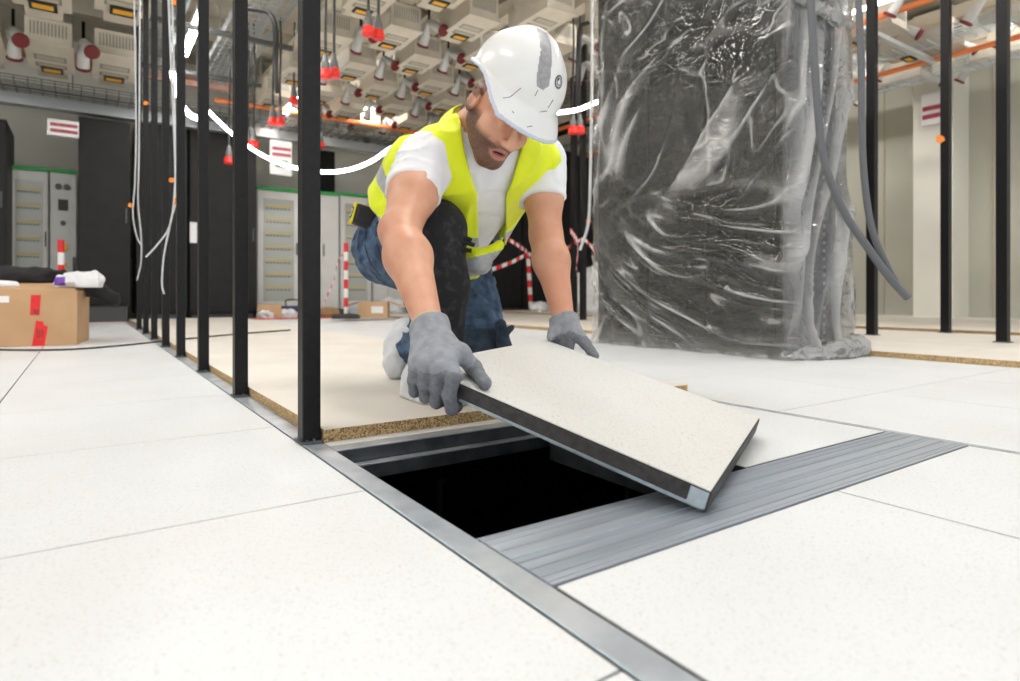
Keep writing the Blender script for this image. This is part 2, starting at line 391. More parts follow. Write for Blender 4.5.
# ------------------------------------------------------------------ tap-off boxes with sockets
Z = 2.75
def tapbox(u, v, sc=1.0, label=''):
    """v is the far (label) end of the underside"""
    a, L, H = .15*sc, .49*sc, .23*sc
    e = empty('power_tap_box', (u, v-L/2, Z), label, 'electrical box')
    m = MB(); m.box((u-a,v-L,Z+.012),(u+a,v,Z+H),M['beige'],.006)
    m.box((u-a-.012,v-L-.015,Z),(u+a+.012,v-.0,Z+.013),M['beige'],.004)
    m.box((u-a*.72,v,Z-.0+.02),(u+a*.72,v+.16*sc,Z+H*.95),M['beige'],.004)
    m.build('housing', e)
    m = MB()
    for k in range(11): m.box((u-a*.75+k*a*.15-.004,v-L-.003,Z+H*.35),(u-a*.75+k*a*.15+.004,v-L+.001,Z+H*.85),M['slot'])
    m.build('vent', e)
    for k,(t0,t1) in enumerate(((.18,.27),(.44,.57))):
        m = MB(); m.box((u-a*.72,v-L*t1-.03,Z-.002),(u+a*.72,v-L*t0-.0,Z+.001),M['slot'],.001); m.box((u-a*.62,v-L*t1-.018,Z-.003),(u+a*.62,v-L*t0-.014,Z-.001),M['beige_d']); m.build('vent', e)
    m = MB(); m.box((u-a*.50,v-.100*sc,Z-.014),(u+a*.54,v+.004,Z-.0022),M['label_black'],.002)
    m.box((u-a*.38,v-.076*sc,Z-.0155),(u+a*.40,v-.022,Z-.0138),M['amber']); m.build('label_plate', e, label='black plate with an amber field')
    m = MB(); m.box((u-a*.6,v+.0,Z+.05),(u-a*.1,v+.163*sc,Z+.1),M['slot']); m.build('vent', e)
    return e
def socket_pair(u, v, sc=1.0):
    out = []
    for s in (1, -1):
        p = Vector((u, v, Z+.13)); q = p + Vector((0, s*.6, -.8)).normalized()*.23*sc
        if s < 0: q = p + Vector((.25, -.75, -.55)).normalized()*.23*sc
        e = empty('industrial_socket', p, None, 'socket')
        m = MB(); m.lathe(p, q, [(0,.024*sc),(.06,.034*sc),(.38,.036*sc),(.43,.041*sc),(.47,.040*sc),(.51,.043*sc),(.93,.045*sc)], M['sock'], 14); m.build('body', e)
        m = MB(); m.lathe(p+(q-p)*.92, q+(q-p)*.03, [(0,.046*sc),(.15,.056*sc),(.8,.056*sc),(1,.048*sc)], M['sock_red'], 16); m.build('cap', e)
        m = MB(); m.tube([p+Vector((0,0,.16)), p+Vector((0,0,.06)), p], .012, M['cable_b'], 6, 3); m.build('cable', e)
        out.append(e)
    return out
rows = [ # u, first v of the label end, count, name, scale
 (1.57, 4.75, 4, 'leftmost row beside the cable trays'), (2.04, 4.24, 5, 'second row from the trays'), (2.52, 4.74, 4, 'third row from the trays'),
 (2.99, 4.25, 5, 'fourth row from the trays'), (3.46, 3.7, 5, 'fifth row from the trays'), (3.94, 4.2, 4, 'sixth row from the trays')]
protoB = tapbox(1.57, 4.75, 1.0, 'beige power box, nearest in the leftmost row beside the cable trays'); register(protoB)
S0 = socket_pair(1.57+.17, 4.75+.60)
for s in S0: register(s)
first = True
def place_sockets(u, v, lab, group):
    global first
    for k, s in enumerate(S0):
        c = s if first else copy_tree(s)
        c.location = (u, v, Z+.13)
        tag(c, ('red capped socket tilted away by the ' if k == 0 else 'red capped socket facing forward by the ')+lab, 'socket', group)
    first = False
for u, v, n, nm in rows:
    for k in range(n):
        vv = v + 1.075*k
        nth = ORD[k]
        if (u, k) == (1.57, 0): c = protoB
        else: c = copy_tree(protoB)
        c.location = (u, vv-.245, Z)
        tag(c, 'beige power box, %s in the %s' % (nth, nm), 'electrical box', 'power boxes under the ceiling')
        place_sockets(u+.237, vv+.60, '%s box, %s' % (nth, nm), 'sockets hanging from the power boxes')
for i, (px, py, sc) in enumerate(((-.12,7.98,1),(-.68,8.02,1),(-.12,5.95,1),(-1.24,8.0,1),(-.68,6.2,1))):
    q = Vector((px,py,Z)); c = copy_tree(protoB); c.location = (q.x, q.y-.44, Z); c.scale = (1.25,1.8,1.1)
    c.rotation_euler = (0,0,0)
    lab = ['beige power box on the dark ceiling just left of the posts','beige power box left of the one beside the posts','beige power box at the top edge just left of the posts','beige power box at the left edge of the picture','beige power box in the top left corner','beige power box at the top edge over the left wall'][i]
    tag(c, lab, 'electrical box', 'power boxes over the left wall')
    if i < 4:
        q2 = Vector((px-.28, py-.75, Z))
        for k, s in enumerate(S0):
            d = copy_tree(s); d.location = (q2.x, q2.y, Z+.13); d.scale = (1.25,)*3
            tag(d, ['red capped socket hanging down beside the ','red capped socket tipped forward beside the '][k]+lab[6:].replace('on the dark ceiling ','').replace('power box left of the one beside the posts','second box left of the posts').replace(' of the picture','').replace('power box at the top edge just left','topmost box left').replace('power box on','box on').replace('just ','').replace('power box ','',0), 'socket', 'sockets over the left wall')
for i, (u, v) in enumerate(((5.0,1.75),(5.72,1.45),(5.72,2.75),(6.6,1.5),(6.6,2.6),(6.6,3.7),(7.4,2.1),(7.4,3.2),(7.4,1.0))):
    c = copy_tree(protoB); c.location = (u, v-.245, Z)
    nm = ['nearest the wrapped rack','at the top edge right of the rack','behind the one at the top edge','over the right posts','behind the right posts','farthest back near the white column','close to the right wall','close to the right wall, farther back','at the right edge of the picture'][i]
    tag(c, 'beige power box '+nm, 'electrical box', 'power boxes at the right')
    for k, s in enumerate(S0):
        d = copy_tree(s); d.location = (u+.26, v+.25 if k == 0 else v-.35, Z+.13)
        tag(d, ['red capped socket behind the box ','red capped socket in front of the box '][k]+nm, 'socket', 'sockets at the right')
# busbar trunking that carries the rows
for i, (u, v, n, nm) in enumerate(rows):
    m = MB(); m.box((u-.07,3.0,Z+.24),(u+.07,9.4,Z+.36),M['beige'],.01); m.box((u-.09,3.0,Z+.345),(u+.09,9.4,Z+.36),M['beige'])
    m.build('busbar_trunking', label='long beige trunking carrying the %s of boxes' % nm, cat='trunking')
for u, nm in ((5.7,'over the wrapped rack side'),(6.6,'over the right posts'),(7.4,'beside the right wall')):
    m = MB(); m.box((u-.07,.4,Z+.24),(u+.07,9.0,Z+.36),M['beige'],.01); m.build('busbar_trunking', label='long beige trunking '+nm, cat='trunking')

# ------------------------------------------------------------------ cable trays
def mesh_tray(u0, u1, v0, v1, z, label, step=.1, along='v', mat=None, h=.06, cable=None):
    m = MB(); mat = mat or M['wire']; r = .004
    P = (lambda a,b,c: (a,b,c)) if along == 'v' else (lambda a,b,c: (b,a,c))
    n = max(2, int((u1-u0)/.06))
    for k in range(n+1):
        a = u0+(u1-u0)*k/n; m.box(P(a-r, v0, z-r), P(a+r, v1, z+r), mat)
    for a in (u0,u1):
        for hh in (h*.5,h): m.box(P(a-r, v0, z+hh-r), P(a+r, v1, z+hh+r), mat)
    b = v0
    while b < v1:
        m.box(P(u0-r, b-r, z-2*r), P(u1+r, b+r, z), mat)
        for a in (u0,u1): m.box(P(a-r, b-r, z), P(a+r, b+r, z+h), mat)
        b += step
    for b in ((3.29,4.89,6.49,8.09) if along == 'v' else (-6.5,-4.5,-2.5,-.5,1.5,3.5)):
        if v0 < b < v1:
            for a in ((u0,u1) if along == 'v' else (u0,)): m.box(P(a-.005, b-.005, z), P(a+.005, b+.005, 3.4495), mat)
    return m.build('cable_tray', label=label, cat='cable tray')
mesh_tray(.10,.38,3.6,8.2,2.93,'galvanised wire cable tray left of the hanging lamp')
mesh_tray(.75,1.05,3.4,8.2,2.93,'galvanised wire cable tray right of the hanging lamp')
mesh_tray(1.12,1.32,3.4,8.2,3.15,'raised narrow wire tray beside the first row of boxes')
mesh_tray(6.11,6.42,.6,7.6,2.72,'galvanised wire cable tray over the right posts')
mesh_tray(7.0,7.25,.4,7.6,2.66,'wire cable tray nearest the right wall')
mesh_tray(4.28,4.68,2.2,8.6,2.75,'dark ladder tray behind the helmet', .25, 'v', M['tray'])
mesh_tray(8.12,8.58,-7.5,3.9,2.62,'wire cable tray running along the back wall', .12, 'u', M['tray'])
def bar(a, b, mat, label, cat, name, bev=.004): m = MB(); m.box(a, b, mat, bev); return m.build(name, label=label, cat=cat)
bar((-7.5,8.62,2.5),(4.6,8.78,2.62),M['wire'],'long grey trunking along the top of the back racks','trunking','cable_trunking')
bar((-7.5,8.2,2.98),(1.2,8.28,3.06),M['conduit_pink'],'brown pipe under the ceiling at the back left','pipe','pipe')
bar((-7.5,8.0,2.86),(1.2,8.06,2.92),M['conduit_pink'],'lower brown pipe at the back left','pipe','pipe')
def tubeobj(name, pts, r, mat, label, cat, n=8, sub=5, group=None):
    m = MB(); m.tube(pts, r, mat, n, sub); return m.build(name, label=label, cat=cat, group=group)
tubeobj('conduit', [(.95,8.05,2.74),(2.0,8.05,2.75),(4.5,8.05,2.74)], .03, M['conduit_orange'], 'orange conduit along the back wall tray', 'conduit')
tubeobj('conduit', [(5.45,1.0,2.80),(5.5,4,2.81),(5.5,7.8,2.8)], .03, M['conduit_orange'], 'orange conduit over the wrapped rack and right posts', 'conduit')
tubeobj('conduit', [(6.72,.5,2.70),(6.74,4,2.71),(6.74,7.8,2.7)], .028, M['conduit_orange'], 'orange conduit over the right wall tray', 'conduit')
tubeobj('conduit', [(4.7,2.0,2.9),(4.7,5,2.91),(4.7,8.4,2.9)], .03, M['conduit_pink'], 'brown conduit behind the helmet', 'conduit')
for i,(u0_,u1_,v_) in enumerate(((-.3,1.4,4.6),(-.3,1.4,6.2),(-.3,1.4,7.6))):
    bar((u0_,v_,2.86),(u1_,v_+.05,2.905),M['tray'],ORD[i]+' dark bracket crossing under the left cable trays','bracket','tray_bracket')
for i,(u0_,u1_,v_) in enumerate(((5.2,6.6,2.3),(5.2,6.6,4.4))):
    bar((u0_,v_,2.62),(u1_,v_+.05,2.66),M['wire'],['pale strut crossing under the right cable trays','farther pale strut crossing under the right cable trays'][i],'strut','strut')
# rope light
rp = [(205,108,6.9),(229,131,6.6),(257,152,6.3),(285,165,6.1),(318,171.5,6.0),(345,170.5,5.9),(370,162,5.8),(395,146,5.7),(440,126,5.6),(500,117,5.5),(553,113,5.5),(578,109.5,5.5),(600,101,5.5),(680,72,5.4),(780,38,5.2),(865,8,5.0),(905,-6,5.0)]
tubeobj('rope_light', [W(*p) for p in rp], .017, M['rope'], 'glowing white rope light sagging across the room behind the worker', 'rope light', 10, 5)
tubeobj('rope_light', [W(*p) for p in ((172,72,7.0),(179,98,7.0),(188,113,6.9),(199,119,6.95))], .03, M['rope'], 'short glowing rope light behind the left posts', 'rope light')

# ------------------------------------------------------------------ back wall: racks and cabinets
VB = 8.72
def ux(x, v=VB): return at_v(x, 300, v).x
def zy(x, y, v=VB): return at_v(x, y, v).z
def back_rack(x0, x1, ytop, ybot, v, label, depth=.9, doors=1, plate=None):
    u0, u1 = ux(x0,v)+.004, ux(x1,v)-.004; zt = zy((x0+x1)/2,ytop,v); zb = max(-.02, zy((x0+x1)/2,ybot,v))
    e = empty('server_rack', ((u0+u1)/2, v+depth/2, -.02), label, 'server rack')
    m = MB(); m.box((u0,v+.02,zb),(u1,v+depth,zt),M['black_cab'],.006); m.box((u0+.03,v+.05,-.0195),(u1-.03,v+depth-.05,zb),M['dkgrey']); m.build('body', e)
    for k in range(doors):
        a, b = u0+(u1-u0)*k/doors+.006, u0+(u1-u0)*(k+1)/doors-.006
        m = MB(); m.box((a,v,zb+.03),(b,v+.02,zt-.02),M['black_cab'],.004); m.build('door', e)
        m = MB(); m.box((b-.05,v-.02,zb+1.0),(b-.03,v,zb+1.18),M['dkgrey'],.003); m.build('handle', e)
    if plate:
        p, q = at_v(plate[0],plate[1],v-.002), at_v(plate[2],plate[3],v-.002)
        m = MB(); m.box((p.x,v-.006,q.z),(q.x,v-.001,p.z),M['whitepl']); m.build('label_plate', e, label='small white plate')
    return e
back_rack(-60, 7, 115, 300, 8.3, 'black rack at the left edge of the picture')
back_rack(78, 131, 119, 306, 8.45, 'black cabinet behind the cardboard box')
back_rack(136, 188, 121, 314, VB, 'black rack seen behind the leftmost posts')
back_rack(189.5, 257, 121, 314, VB, 'black rack with a small white plate on its door', plate=(189.8,222,197,243))
back_rack(484, 522, 112, 308, VB, 'black rack behind the worker left arm', doors=1)
back_rack(523, 560, 112, 308, VB, 'black rack behind the striped tape pole')
back_rack(561, 594, 112, 308, VB, 'black rack just left of the wrapped rack')
def cabinet(x0, x1, ytop, v, label, kind, strip=True):
    u0, u1 = ux(x0,v)+.003, ux(x1,v)-.003; zt = zy((x0+x1)/2,ytop,v); zb = .10
    e = empty('switch_cabinet', ((u0+u1)/2, v+.25, -.02), label, 'cabinet')
    m = MB(); m.box((u0,v+.02,zb),(u1,v+.5,zt),M['greyw'],.006); m.box((u0+.02,v+.04,-.0195),(u1-.02,v+.5,zb),M['dkgrey']); m.build('body', e)
    m = MB(); m.box((u0,v-.004,zt-.0),(u1,v+.3,zt+.045),M['green'],.003); m.build('top_strip', e, label='green strip along the top')
    wd = u1-u0
    if kind == 'glass':
        m = MB(); m.box((u0+.01,v,zb+.02),(u0+wd*.14,v+.02,zt-.02),M['greyw'],.004); m.box((u1-wd*.14,v,zb+.02),(u1-.01,v+.02,zt-.02),M['greyw'],.004)
        m.box((u0+wd*.14,v,zt-.12),(u1-wd*.14,v+.02,zt-.02),M['greyw']); m.box((u0+wd*.14,v,zb+.02),(u1-wd*.14,v+.02,zb+.12),M['greyw']); m.build('door', e)
        m = MB(); m.box((u0+wd*.14,v+.004,zb+.12),(u1-wd*.14,v+.010,zt-.12),M['glassp']); m.build('window_pane', e)
        for k in range(7):
            zz = zt-.22-k*(zt-zb-.35)/7
            m = MB(); m.box((u0+wd*.18,v-.001,zz-.012),(u1-wd*.18,v+.004,zz+.012),M['brass'])
            for j in range(7):
                a = u0+wd*.2+j*wd*.085; m.box((a,v-.002,zz-.05),(a+wd*.05,v+.003,zz-.032),M['dkgrey'])
            m.build('terminal_strip', e)
        m = MB(); m.box((u1-wd*.09,v-.02,zb+.8),(u1-wd*.05,v,zb+.98),M['dkgrey'],.003); m.build('handle', e)
    elif kind == 'panel':
        m = MB(); m.box((u0+.01,v,zb+.02),(u1-.01,v+.02,zt-.02),M['greyw'],.004); m.build('door', e)
        def rnd(fx, fz, r, mat, nm, lab=None):
            c = Vector((u0+wd*fx, v, zt-(zt-zb)*fz)); m = MB(); m.cyl(c, c+Vector((0,-.03,0)), r, mat, n=14); m.build(nm, e, **({'label':lab} if lab else {}))
        rnd(.32,.10,.035,M['dkgrey'],'gauge'); rnd(.62,.10,.035,M['dkgrey'],'gauge')
        m = MB(); m.box((u0+wd*.3,v-.015,zt-(zt-zb)*.27),(u0+wd*.66,v,zt-(zt-zb)*.19),M['label_black'],.004); m.build('meter', e)
        rnd(.48,.36,.028,M['dkgrey'],'button'); rnd(.48,.53,.055,M['knob_y'],'rotary_switch','yellow rotary switch'); rnd(.5,.66,.035,M['knob_y'],'rotary_switch','yellow rotary switch')
        m = MB(); m.box((u1-wd*.17,v-.02,zt-(zt-zb)*.75),(u1-wd*.07,v,zt-(zt-zb)*.6),M['dkgrey'],.004); m.build('handle', e)
    else:
        for a, b in ((u0+.01,(u0+u1)/2-.003),((u0+u1)/2+.003,u1-.01)):
            m = MB(); m.box((a,v,zb+.02),(b,v+.02,zt-.02),M['greyw'],.004); m.build('door', e)
        for s in (-1,1):
            c = (u0+u1)/2+s*.045; m = MB(); m.box((c-.012,v-.02,zb+.8),(c+.012,v,zb+.98),M['slot'],.003); m.build('handle', e)
    return e
VC = 8.95
cabinet(9, 48.5, 170, VC, 'pale grey switch cabinet with a glazed door at the far left', 'glass')
cabinet(49.5, 77.5, 173, VC, 'grey control cabinet with gauges and yellow switches', 'panel')
cabinet(257, 300, 191, VC, 'glazed white cabinet seen left of the nearest post', 'glass')
cabinet(301, 339.5, 194, VC, 'plain double door white cabinet behind the nearest post', 'double')
cabinet(340.5, 372, 196.5, VC, 'glazed white cabinet behind the red and white pole', 'glass')
cabinet(373, 402, 198, VC, 'white cabinet behind the worker tape measure', 'double')
def sign(x0, y0, x1, y1, v, label, lines):
    p, q = at_v(x0,y0,v), at_v(x1,y1,v)
    e = empty('wall_sign', ((p.x+q.x)/2, v, min(p.z,q.z)), label, 'sign')
    m = MB(); m.box((p.x,v,q.z),(q.x,v+.04,p.z),M['whitepl'],.005); m.build('board', e)
    h = p.z-q.z; wd = q.x-p.x
    for f0, f1 in lines:
        m = MB(); a = p.x+wd*.1; i = 0
        while a < q.x-wd*.12:
            cw = wd*(.045+.03*((i*7)%3)/2); m.box((a,v-.004,p.z-h*f1),(a+cw,v+.001,p.z-h*f0),M['signink'])
            a += cw+wd*.012; i += 1
        m.build('lettering', e, label='dark red lettering')
    return e
sign(47,118,79,138,8.3,'white wall sign with two dark red lines of lettering at the left',((.22,.42),(.6,.8)))
s = sign(270,139,292,176,8.55,'white wall sign with red lettering and a green first aid symbol',((.2,.29),(.37,.46)))
p, q = at_v(276,160,8.545), at_v(288,168,8.545); m = MB(); m.box((p.x,8.54,q.z),(q.x,8.549,p.z),M['green']); m.build('symbol', s, label='green field')
# right wall sign (faces -X)
def usign():
    p, q = at_u(922,95,7.9), at_u(949,121,7.9); y0, y1 = sorted((p.y,q.y)); z0, z1 = sorted((p.z,q.z))
    e = empty('wall_sign', (7.9,(y0+y1)/2,z0), 'white sign with dark red lettering on the white column at the right', 'sign')
    m = MB(); m.box((7.88,y0,z0),(7.92,y1,z1),M['whitepl'],.004); m.build('board', e)
    h = z1-z0
    for f0,f1 in ((.42,.56),(.68,.82)):
        m = MB(); a = y0+.08*(y1-y0); i = 0
        while a < y1-.12*(y1-y0):
            cw = (y1-y0)*(.05+.03*((i*5)%3)/2); m.box((7.874,a,z1-h*f1),(7.8795,a+cw,z1-h*f0),M['signink']); a += cw+.015*(y1-y0); i += 1
        m.build('lettering', e, label='dark red lettering')
usign()
m = MB(); p, q = at_v(320,150,9.8), at_v(335,194,9.8); m.box((p.x,9.8,q.z),(q.x,9.89,p.z),M['black_cab'],.01)
m.build('wall_panel', label='dark panel on the back wall right of the nearest post', cat='panel')

# ------------------------------------------------------------------ hanging plugs
def plug(q, e):
    m = MB(); m.lathe(q+Vector((0,0,.20)), q+Vector((0,0,.06)), [(0,.010),(.1,.018),(.4,.024),(.5,.032),(.9,.036),(1,.034)], M['plug_grey'], 14); b = m.build('plug_body', e)
    m = MB(); m.lathe(q+Vector((0,0,.075)), q, [(0,.037),(.12,.041),(.55,.041),(.62,.050),(.9,.050),(1,.040)], M['plug_red'], 16)
    for k in range(6):
        a = k*math.pi/3; c = q+Vector((math.cos(a)*.043, math.sin(a)*.043, .06)); m.cyl(c, c-Vector((0,0,.045)), .006, M['plug_red'], n=6)
    m.build('plug_collar', e, label='bright red collar')
def hang(px, py, d, offs, top, label):
    q = W(px, py, d); e = empty('hanging_plug' , q, label, 'plug')
    for ox in offs: plug(q+RW(ox,0,0)-RW(0,0,0), e)
    for ox in offs:
        a = q+RW(ox,0,0)-RW(0,0,0)
        m = MB(); m.tube([a+Vector((0,0,.19)), a+Vector((0,0,.5)), q+Vector((.01,0,.9)), Vector((q.x,q.y,top))], .011, M['cable_b'], 7, 4); m.build('cable', e)
hang(371,36,4.9,(-.02,),3.4,'red plug on a black cable, left one of the near pair above the helmet')
hang(378.5,39.5,5.0,(0,),3.4,'red plug on a black cable, right one of the near pair above the helmet')
hang(325.5,79,4.9,(0,),3.4,'red plug hanging just right of the nearest post, left of its pair')
hang(334,78,5.0,(0,),3.4,'red plug hanging just right of the nearest post, right of its pair')
hang(273,125,6.4,(0,),3.2,'red plug left of the nearest post, left of its pair')
hang(280,125,6.4,(0,),3.2,'red plug left of the nearest post, right of its pair')
hang(248,147,6.6,(0,),3.2,'low red plug beside the second post, left of its pair')
hang(254,148,6.6,(0,),3.2,'low red plug beside the second post, right of its pair')
hang(229,164,6.6,(0,),3.0,'single red plug hanging between the second and third posts')
hang(294,104,6.8,(0,),3.0,'red plug peeking out left of the nearest post')
hang(573,134,6.0,(0,),3.2,'red plug behind the helmet, left of its pair')
hang(580,134,6.0,(0,),3.2,'red plug behind the helmet, right of its pair')
hang(321,148,8.0,(0,),2.9,'tiny red plug low behind the nearest post')
tubeobj('power_cable', [W(240,8,5.2),W(258,10,5.2),W(270,14,5.2),W(276,30,5.2),W(276,60,5.4),W(277,92,6.4)], .02, M['cable_b'], 'thick black cable bending down from the tray left of the nearest post', 'cable')
tubeobj('power_cable', [W(600,20,5.6),W(585,24,5.6),W(580,30,5.6),W(578,60,5.7),W(577,105,6.0)], .02, M['cable_b'], 'black cable looping down behind the helmet', 'cable')

# ------------------------------------------------------------------ loose cables
def fl_(px, py, z=.006): return at_z(px, py, z)
zc = .0065
tubeobj('floor_cable', [Vector((p.x,p.y,zc)) for p in (at_z(-40,349,zc),at_z(30,350,zc),at_z(75,349,zc),at_z(115,346,zc))] +
        [at_z(150,342.5,.007), at_z(170,340,.008)] + [at_z(x,y,CT+.007) for x,y in ((184,339),(215,336),(250,333),(290,330))], .0055, M['cable_b'], 'thin black cable lying across the floor past the cardboard box', 'cable')
def strand(pts, r, mat, label): return tubeobj('hanging_cable', [W(*p) for p in pts], r, mat, label, 'cable')
strand([(168,-10,3.3),(171,60,3.3),(174,130,3.3),(175,185,3.3),(170,225,3.3),(157,245,3.3),(146,257,3.3)], .0048, M['cable_w'], 'pale cable hanging by the left posts and curling left at its end')
strand([(172,-10,3.33),(174,80,3.33),(176,190,3.33),(171,220,3.33),(164,255,3.33),(162,283,3.33),(164,294,3.33)], .0048, M['cable_w'], 'pale cable hanging by the left posts, its end lowest')
strand([(134,-10,4.6),(136,120,4.6),(135,180,4.6),(133,215,4.6),(137,237,4.6),(142,246,4.6)], .005, M['cable_w'], 'pale cable hanging behind the leftmost posts')
strand([(140,-10,4.7),(139,150,4.7),(138,200,4.7),(141,235,4.7),(141,262,4.7),(137,280,4.7)], .005, M['cable_w'], 'pale cable behind the leftmost posts reaching lower')
strand([(810,-12,2.75),(813,40,2.75),(818,110,2.75),(824,160,2.75),(843,210,2.75),(868,248,2.75),(890,278,2.75),(908,298,2.75)], .0175, M['cable_g'], 'thick grey cable hanging in front of the wrapped rack, left strand')
strand([(858,-12,2.80),(861,60,2.80),(862,140,2.80),(866,195,2.80),(874,236,2.80),(890,272,2.80),(903,294,2.80)], .0155, M['cable_g'], 'thick grey cable hanging in front of the wrapped rack, right strand')
strand([(592,-5,5.0),(592,80,5.0),(590,190,5.0),(588,225,5.0),(580,250,5.0)], .012, M['cable_w'], 'grey cable hanging just left of the wrapped rack')
def flag(px, py, d, s, label):
    q = W(px,py,d); m = MB(); r = RW(1,0,0)-RW(0,0,0); u = Vector((0,0,1)); b = RW(0,1,0)-RW(0,0,0)
    vs = []
    for th in (0,.004):
        for a,c in ((-1,-.6),(-.1,-.9),(1,-.2),(.7,.5),(-.2,.9),(-1,.5)): vs.append(q+r*a*s+u*c*s+b*(th+.15*s*a))
    n = 6; m.add(vs, [tuple(range(6)), tuple(range(6,12))[::-1]]+[(i,(i+1)%6,6+(i+1)%6,6+i) for i in range(6)], M['orange'])
    m.build('tape_marker', label=label, cat='tape')
flag(178,201,3.3,.024,'orange tape marker on the pale cables left of the third post')
flag(172,180,3.36,.016,'small orange tape marker just above the larger one')
flag(131,205,4.6,.02,'orange tape marker at the leftmost posts')
flag(177,2,3.3,.022,'orange tape marker at the top edge of the picture')
flag(146,103,4.6,.018,'orange tape marker high on the leftmost posts')
flag(589,221,5.0,.022,'orange tape marker on the cable left of the wrapped rack')
flag(941,139,4.6,.035,'orange tape marker on the post in front of the white column')

# ------------------------------------------------------------------ striped poles and tape
def pole(base_pt, h, r, label, base=True, n=8, lean=(0,0)):
    b = Vector(base_pt); e = empty('barrier_pole', b, label, 'barrier pole')
    t = b+Vector((lean[0],lean[1],h)); s = b+Vector((0,0,.03))
    for k in range(n):
        m = MB(); m.cyl(s.lerp(t,k/n), s.lerp(t,(k+1)/n), r, M['redpaint'] if (n-1-k)%2==0 else M['whitepl'], n=14); m.build('band', e, label='red band' if (n-1-k)%2==0 else 'white band')
    if base:
        m = MB(); m.lathe(b+Vector((0,0,.0006)), b+Vector((0,0,.06)), [(0,.17),(.5,.17),(.8,.14),(1,.05)], M['rubber'], 20); m.build('base', e, label='black rubber foot')
    return t
p347 = at_z(346,318.5,CT); t347 = pole(p347+Vector((0,0,.0002)), .92, .026, 'red and white pole on a black base left of the worker')
p528 = at_v(531,311,8.0); p528.z = .0508; t528 = pole(p528, .98, .036, 'red and white pole seen between the worker arms', False, 8, (-.05,.02))
p61 = at_v(61,330,6.5); pole(Vector((p61.x,p61.y,.0)), zy(61,240,6.5), .026, 'red and white pole behind the cardboard box', True, 7)
def ribbon(pts, wd, label, name='barrier_tape', stripes=True):
    P = catmull([Vector(p) for p in pts], 8); m = MB(); N = len(P)
    for i in range(N-1):
        a, b = P[i], P[i+1]; tw = math.sin(i*.5)*.4
        up = Vector((math.sin(tw)*.4,math.sin(tw)*.3,1)).normalized()*wd/2; nn = (b-a).cross(up).normalized()*.0015
        mat = (M['redpaint'] if (i//2)%2 else M['whitepl'])
        vs = [a-up-nn,b-up-nn,b+up-nn,a+up-nn,a-up+nn,b-up+nn,b+up+nn,a+up+nn]
        m.add(vs, [(0,1,2,3),(7,6,5,4),(0,4,5,1),(3,2,6,7)], mat)
    return m.build(name, label=label, cat='tape')
dd = (p528-Vector((U0,V0,0))).length*.0+7.2
ribbon([W(462,278,10),W(490,270,10.1),W(512,262,10.2),W(527,254,10.3)], .065, 'red and white tape running left from the pole between the arms')
ribbon([W(527,252,10.3),W(519,246,10.2),W(508,239,10.2)], .065, 'short red and white tape end sticking up left of the pole')
ribbon([W(528,254,10.3),W(548,258,9.2),W(565,250,8),W(577,240,6.95)], .055, 'red and white tape from the pole to the bow behind the worker')
ribbon([W(577,240,6.95),W(578,252,6.95),W(576.5,264,6.95),W(577,276,6.95)], .07, 'loose red and white tape end hanging from the bow')
ribbon([W(577,240,6.95),W(573,234,6.95),W(570,230,6.95)], .06, 'loop of the red and white tape bow')
ribbon([W(578,241,6.95),W(585,240,6.8),W(596,252,6.6)], .04, 'red and white tape from the bow towards the wrapped rack')
ribbon([W(345,252,7.9),W(338,262,7.9),W(334,280,7.9),W(327,296,7.9),W(322,308,7.9)], .035, 'tape hanging from the top of the pole left of the worker')

# ------------------------------------------------------------------ cardboard box with clothes (left)
bx = Matrix.Translation((-.43,4.46,.0015)) @ Matrix.Rotation(math.radians(-7),4,'Z')
BW, BD, BH = .66, .56, .352
e = empty('cardboard_box', bx.translation, 'open cardboard box with red tape and clothes on top at the left', 'box')
m = MB(); th = .006
m.box((-BW,0,0),(0,th,BH),M['card'],0,bx); m.box((-BW,BD-th,0),(0,BD,BH),M['card'],0,bx)
m.box((-BW,th,0),(-BW+th,BD-th,BH),M['card'],0,bx); m.box((-th,th,0),(0,BD-th,BH),M['card'],0,bx)
m.box((-BW+th,th,.0),(-th,BD-th,.01),M['cardin'],0,bx); m.build('carton', e)
m = MB(); X2 = bx @ Matrix.Translation((0,0,BH)) @ Matrix.Rotation(math.radians(10),4,'X'); m.box((-BW+.01,.0,0),(-.01,.24,.005),M['card'],0,X2); m.build('flap', e)
m = MB(); X3 = bx @ Matrix.Translation((0,BD,BH)) @ Matrix.Rotation(math.radians(-14),4,'X'); m.box((-BW+.01,-.24,0),(-.01,0,.005),M['card'],0,X3); m.build('flap', e)
def boxpt(px, py):
    o = Vector((U0,V0,HC)); d = W(px,py,1)-o; I = bx.inverted(); lo = I@o; ld = I.to_3x3()@d; k = (0-lo.y)/ld.y; r = lo+ld*k; return r.x, r.z
def tape(poly, y=-.0015):
    m = MB(); pts = [boxpt(*p) for p in poly]; n = len(pts)
    vs = [bx@Vector((x,y,z)) for x,z in pts]+[bx@Vector((x,0,z)) for x,z in pts]
    m.add(vs, [tuple(range(n)), tuple(range(n,2*n))[::-1]]+[(i,(i+1)%n,n+(i+1)%n,n+i) for i in range(n)], M['red'])
    ob = m.build('red_tape', e, label='strip of red printed tape')
tape([(31,295),(41,295),(39.5,315.5),(30,315)]); tape([(36,320.5),(43.5,321.5),(43.5,325),(48,326.5),(44.5,346),(32,346)])
m = MB()
